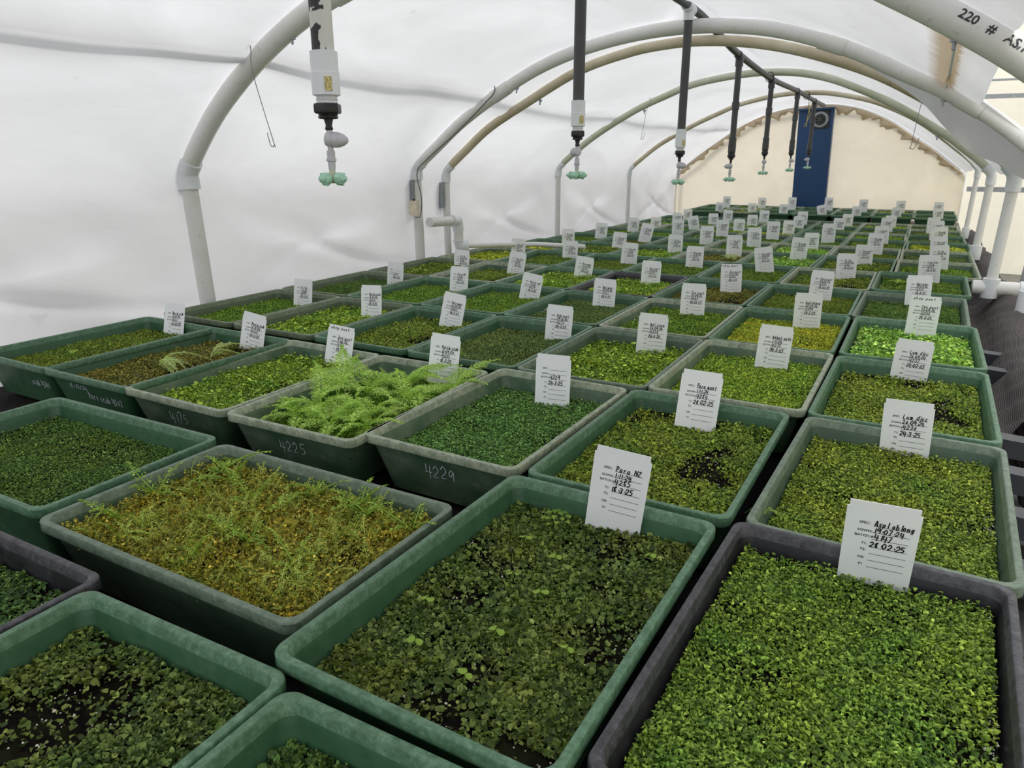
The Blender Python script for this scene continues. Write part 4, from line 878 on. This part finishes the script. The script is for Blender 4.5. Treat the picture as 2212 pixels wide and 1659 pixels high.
# ---------------- plant cards ----------------
CW = 0.099; VS = 1.3
def card_mesh(Lc):
    i = .0032; h = .011; w_ = CW/2
    P = [(-w_+i, 0), (w_-i, 0), (w_-i, -h), (w_, -h-.0015), (w_, -Lc), (-w_, -Lc), (-w_, -h-.0015), (-w_+i, -h)]
    m = MB(); t = .0005; n = len(P)
    m.add([(x, -t, z) for x, z in P]+[(x, t, z) for x, z in P], [tuple(range(n)), tuple(reversed(range(n, 2*n)))]+[(k, k+n, (k+1) % n+n, (k+1) % n) for k in range(n)])
    return m.mesh('card_sheet', M_CARD, 30)
CARD = {L: card_mesh(L) for L in (.150, .185)}
def flat_to_card(V, dx, dz, off=-.0009): return [(v[0]+dx, off-v[2], v[1]+dz) for v in V]
form = MB()
for txt, fx, fy in (('SPEC:', .195, .318), ('SOWN:', .18, .432), ('BATCH #', .155, .508), ('T1:', .26, .622), ('T2:', .255, .716), ('OB:', .235, .838), ('P1', .265, .945)):
    V, F = text_data(txt, .0062); form.add(flat_to_card([(v.x, v.y, 0) for v in V], -CW/2+fx*CW, -fy*CW*VS), F)
for lx0, ly in ((.40, .335), (.395, .428), (.395, .530), (.39, .652), (.385, .752), (.38, .856), (.38, .96)):
    x0, x1, z = -CW/2+lx0*CW, -CW/2+.885*CW, -ly*CW*VS
    form.add([(x0, -.0009, z-.0004), (x1, -.0009, z-.0004), (x1, -.0009, z+.0004), (x0, -.0009, z+.0004)], [(0, 1, 2, 3)])
FORM = form.mesh('printed_form', M_PRINT, None)
def writing(txt, rn, wd=.0015):
    m = MB()
    for t, fx, fy, h, k in ((txt[0], .40, .326, .0095, .60 if len(txt[0]) > 8 else .76), (txt[1], .40, .420, .0088, .74), (txt[2], .42, .520, .0098, .76), (txt[3], .37, .642, .0098, .74)):
        if t: scrawl(m, t, (-.5+fx)*CW, -fy*CW*VS, h, wd if t is not txt[3] else wd*1.2, rn, wk=k)
    if len(txt) > 4: scrawl(m, txt[4], -.40*CW, -.13*CW, .0085, wd, rn)
    m.v = [(x, -.0013-z, y) for x, y, z in m.v]
    return m.mesh('handwriting', M_INK, None)
rn = random.Random(9)
FARW = [writing(t, rn) for t in FAR]
for (r, c), (x, y, zt, yaw, roll, lean) in sorted(LAB.items()):
    zb = 0 if r < 2 else zr(F_[r]+.513)+(.06 if r == 13 else .075 if r == 14 else 0)
    if r == 13: zt = max(zt, .115)
    if r == 12: zt = min(max(zt, .13), .17)
    Lc = .185 if zt > .17 else .150
    o = bpy.data.objects.new('plant_card', CARD[Lc]); C.objects.link(o)
    o.location = U(x, y+(.025 if r > 1 else 0), zt+zb+ZOFF.get((r, c), 0)); o.rotation_euler = (math.radians(-lean), math.radians(roll), math.radians(yaw))
    has = (r, c) in TXT
    if has:
        t = TXT[(r, c)]
        lab = 'white card%s in the %s, %s' % ((' reading "%s"' % t[0]) if t[0] else ' with blank species line', col_ord[c], {1: 'nearest row of carded trays', **full_ord}[r])
        if r == 1: lab = {7: 'largest white card, reading "Aspl oblong", in the black tray at lower right', 6: 'white card reading "Para NZ" in the sparse dark-leaved tray'}[c]
    else:
        lab = 'small white card in the %s, %s' % (col_ord[c], (rows_ord if r > 5 else full_ord)[r].replace('the ', ''))
    tag(o, lab, 'plant card', 'white plant cards standing in the trays')
    f = bpy.data.objects.new('printed_form', FORM); C.objects.link(f); f.parent = o
    h = bpy.data.objects.new('handwriting', writing(TXT[(r, c)], rn) if has else FARW[(r*3+c*5) % 4]); C.objects.link(h); h.parent = o

# ---------------- ferns and sprouts ----------------
def frond_mesh(L, npin, wmax, droop, leaf, seed, mat, sub=5):
    r = random.Random(seed); m = MB(); P = []
    for i in range(15):
        t = i/14; P.append(Vector((L*(t*.55+droop*t*t*.45), L*.05*math.sin(t*3+seed), L*(t*.9-droop*.85*t*t))))
    m.tube(P, [max(.0004, .0013*(1-t/16)) for t in range(15)], 5, 0)
    for i in range(npin):
        t = .16+.82*i/(npin-1); k = min(13, int(t*14)); fr = t*14-k; c = P[k].lerp(P[k+1], fr); tg = (P[k+1]-P[k]).normalized()
        for sd in (-1, 1):
            side = Vector((0, sd, 0)); nrm = tg.cross(side).normalized()*sd
            ln = wmax*(math.sin(min(1, (t-.05)*1.15+.12)*PI)**.8)*r.uniform(.85, 1.1)
            d = (side*.86+tg*.5+nrm*r.uniform(-.25, .15)).normalized(); q = tg*.9-side*.4
            m.add([c, c+d*ln+tg*.0006, c+d*ln, c+tg*.0009], [(0, 1, 2, 3)])
            for j in range(sub):
                u = (j+.6)/sub; pc = c+d*(ln*u)-nrm*(.1*ln*u*u); s = leaf*(1.15-u*.75)
                for e in (-1, 1):
                    dd = (tg*e*.85+d*.6+nrm*r.uniform(-.3, .3)).normalized(); ww = d*(s*.36)
                    a = pc; b = pc+dd*(s*.5)+ww; cc = pc+dd*s+nrm*s*.1; dn = pc+dd*(s*.5)-ww
                    m.add([a, b, cc, dn], [(0, 1, 2, 3)])
    return m.mesh('frond', mat, None)
FR = [frond_mesh(.15, 13, .040, .75, .0095, 1, PAL['fern'], 6), frond_mesh(.12, 11, .034, 1.0, .0095, 2, PAL['fern'], 5), frond_mesh(.18, 15, .036, .6, .0085, 3, PAL['fern'], 6)]
SPR = [frond_mesh(.045, 5, .010, .5, .0050, 4, PAL['bright'], 2), frond_mesh(.032, 4, .009, .9, .0050, 5, PAL['bright'], 2), frond_mesh(.055, 6, .011, .3, .0045, 6, PAL['bright'], 2)]
FP = [frond_mesh(.13, 16, .024, 1.15, .0065, 7, PAL['fernpale'], 4)]
fr_ = random.Random(21)
def fern(x, y, z, n, meshes, label, scale=1.0, group=None, a0=None, spread=.5, cat='fern', name='fern', part='frond'):
    o = tag(empty(name, U(x, y, z)), label, cat, group); 
    for i in range(n):
        me = fr_.choice(meshes); k = bpy.data.objects.new(part, me); k.parent = o
        k.rotation_euler = (fr_.uniform(-.25, .25), fr_.uniform(-.15, .45), (a0 if a0 is not None else 0)+(2*PI*i/n if a0 is None else fr_.uniform(-spread, spread))+fr_.uniform(-.3, .3))
        k.scale = (scale*fr_.uniform(.75, 1.15),)*3; C.objects.link(k)
    return o
ff = [(-2.22, 2.06, 'lacy pale green fern at the front left corner of tray 4225'), (-2.03, 2.06, 'lacy fern at the front edge of tray 4225, middle'), (-1.86, 2.10, 'lacy fern at the front right of tray 4225'),
      (-2.22, 2.20, 'lacy fern on the left side of tray 4225 leaning out over the rim'), (-1.95, 2.22, 'lacy fern in the centre of tray 4225'), (-2.16, 2.45, 'tall lacy fern of tray 4225 arching left over tray 4175'),
      (-1.93, 2.46, 'lacy fern right of centre in tray 4225'), (-2.10, 2.62, 'lacy fern at the back of tray 4225, left of its card'), (-1.83, 2.66, 'broad fern beside the card in tray 4225')]
for x, y, lb in ff: fern(x, y, -.06, 7, FR, lb, .80 if y < 2.15 else 1.0, 'ferns crowding tray 4225')
fern(-2.25, 2.35, -.07, 3, [FR[2]], 'long fern frond cluster reaching from tray 4225 across tray 4175', 1.25, 'ferns crowding tray 4225', a0=2.6)
fern(-2.05, 2.55, -.06, 3, [FR[2]], 'upright fern tips rising highest from tray 4225', 1.15, 'ferns crowding tray 4225', a0=.9)
fern(-3.40, 2.25, -.05, 5, FP, 'pale feathery fern lying flat in tray 4262', 1.15, a0=.6, spread=1.2)
fern(-3.30, 2.50, -.05, 3, FP, 'second pale fern behind the flat one in tray 4262', 1.0, a0=.9)
for i, (x, y, s_, lb) in enumerate([(-3.95, 2.52, 1.1, 'tall small fern standing by the card of tray 4261'), (-4.1, 2.2, .75, 'small fern in the middle of tray 4261'), (-4.02, 1.95, .7, 'small fern near the front of tray 4261'), (-3.85, 2.45, .7, 'small fern right of the tall one in tray 4261')]):
    fern(x, y, -.075, 5, SPR+[FR[1]], lb, s_*.8 if i else 1.1)
fern(-2.02, 3.0, .02, 3, SPR, 'small fern sprig over the back rim of tray 4225', 1.1)
fern(-3.0, 8.85, -.12, 5, FR, 'leafy fern by a card in the seventh row from the back', .55)
fern(-1.80, 8.05, -.08, 9, FP, 'pale drooping fern hiding a card in the eighth row from the back', .9)
fern(-.12, 6.95, -.06, 4, [FR[0]], 'small fern at the back left corner of the vivid green tray', .6)
fern(-3.96, 6.95, -.06, 4, SPR, 'small fern at the left edge of the ninth row from the back', 1.3)
fern(-2.55, 5.92, -.05, 3, SPR, 'pale fern sprig right of the card in the third bright tray', 1.6)
fern(-3.66, 11.1, -.12, 6, FR, 'bushy light green fern at the left end of the fourth row from the back', .8)
fern(-.66, 5.0, -.04, 4, SPR, 'thin grassy sprouts before the card numbered 4199', 1.2)
# light green curling sprigs all through the ochre moss
def sprig_carpet():
    r = np.random.default_rng(3); vs, fs = [], []
    for me in SPR:
        co = np.array([tuple(v.co) for v in me.vertices]); vs.append(co); fs.append([tuple(p.vertices) for p in me.polygons])
    V = []; F = []; k = 0
    for _ in range(1700):
        i = r.integers(3); x, y = r.uniform(-HX+.01, HX-.01), r.uniform(-HY_+.01, HY_-.01)
        if r.random() > .55+.5*HF(x*1.7+.3, y*1.7): continue
        a = r.uniform(0, 6.28); s = r.uniform(.5, 1.05); c, d = math.cos(a), math.sin(a); t = r.uniform(-.4, .5); P = vs[i]*s
        P = np.stack([P[:, 0]*math.cos(t)-P[:, 2]*math.sin(t), P[:, 1], P[:, 0]*math.sin(t)+P[:, 2]*math.cos(t)], -1)
        V.append(np.stack([P[:, 0]*c-P[:, 1]*d+x, P[:, 0]*d+P[:, 1]*c+y, P[:, 2]+float(soilz(x, y))], -1)); F += [tuple(q+k for q in f) for f in fs[i]]; k += len(P)
    me = bpy.data.meshes.new('sprigs'); me.from_pydata(np.concatenate(V).tolist(), [], F); me.materials.append(M_SPRIG); return me
M_SPRIG = leaf_mat('ochre_green_sprig', lin(140, 160, 60), lin(176, 194, 84), lin(200, 214, 120), lin(170, 160, 70), .4)
o = place(sprig_carpet(), 'sprigs', OCHRE, None, (0, 0, SOILZ+.014)); o['kind'] = 'stuff'
# wiry sprouts standing out of the ochre moss
for i, (x, y, s_, lb) in enumerate([(-2.02, 1.50, 1.9, 'tallest wiry sprout at the back left corner of the ochre tray'), (-1.93, 1.47, 1.4, 'wiry sprout just right of the tallest in the ochre tray'), (-2.05, 1.28, 1.2, 'wiry sprout by the left wall of the ochre tray'),
     (-1.99, 1.12, 1.2, 'wiry sprout near the front left corner of the ochre tray'), (-1.60, 1.53, 1.6, 'wiry sprout at the middle of the back wall of the ochre tray'), (-1.42, 1.53, 1.4, 'curling wiry sprout right of centre by the back wall of the ochre tray'),
     (-1.36, 1.50, 1.4, 'second curling sprout near the back right of the ochre tray'), (-1.19, 1.50, 1.3, 'lone wiry sprout at the back right corner of the ochre tray'), (-1.75, 1.40, 1.1, 'fresh green sprout in the middle of the ochre tray, towards the back'),
     (-1.55, 1.22, 1.2, 'fresh green sprout in the middle of the ochre tray'), (-1.62, 1.08, 1.2, 'fresh green sprout near the front of the ochre tray'), (-1.33, 1.18, 1.0, 'fresh green sprout in the right half of the ochre tray')]):
    fern(x, y, -.055, 4, SPR, lb, s_*1.35, 'wiry sprouts in the ochre tray', cat='sprout', name='fern_sprout')
# light seedlings in the dark tray
LEAFM = MB(); 
for k in range(9): a = 2*PI*k/9; LEAFM.v.append((.0065+.0065*math.cos(a), .0062*math.sin(a), .001*math.sin(2*a)+.0015))
LEAFM.f.append(tuple(range(9))); LEAFM.m.append(0); LEAFM.tube([(0, 0, -.012), (.001, 0, -.004), (.002, 0, .001)], .0005, 5); LMESH = LEAFM.mesh('leaf', PAL['bright'], None)
lp = [(1083, 555), (1112, 640), (1190, 1160), (1215, 1200)]
for i, (x, y, lb) in enumerate([(-.86, 1.60, 'light green seedling at the back left of the dark-leaved tray'), (-.74, 1.55, 'light seedling left of centre at the back of the dark-leaved tray'), (-.70, 1.38, 'large light seedling in the middle of the dark-leaved tray'),
     (-.80, 1.42, 'light seedling left of the middle in the dark-leaved tray'), (-.93, 1.22, 'light seedling by the left wall of the dark-leaved tray'), (-.86, 1.08, 'light seedling in the front left of the dark-leaved tray'),
     (-.72, 1.20, 'light seedling in the front half of the dark-leaved tray'), (-.55, 1.22, 'light seedling on the right side of the dark-leaved tray'), (-.70, 1.04, 'light seedling nearest the front of the dark-leaved tray'), (-.52, 1.68, 'light seedling right of the card in the dark-leaved tray')]):
    fern(x, y, -.035, 2, [LMESH], lb, .95, 'light seedlings in the dark-leaved tray', cat='seedling', name='seedling', part='leaf')
m = MB()
for k in range(16):
    a = k*2.4; d = Vector((math.cos(a), math.sin(a), 0)); c = d*.004*math.sqrt(k)+Vector((0, 0, .004+.0006*(16-k)))
    s = Vector((-d.y, d.x, 0)); L = .009
    m.add([c, c+d*L*.4+s*L*.45+Vector((0, 0, .002)), c+d*L+s*L*.2+Vector((0, 0, .001)), c+d*L-s*L*.25, c+d*L*.4-s*L*.45+Vector((0, 0, .002))], [(0, 1, 2, 3, 4)])
o = m.build('rosette', PAL['mid'], None, smooth=None); o.location = U(-.83, 1.74, -.045); o.scale = (1.25,)*3; tag(o, 'curly green rosette at the foot of card 4285', 'seedling')
o = fern(-.30, 2.12, -.05, 4, [FR[1]], 'bright broad fern leaf behind card 4147', .33)
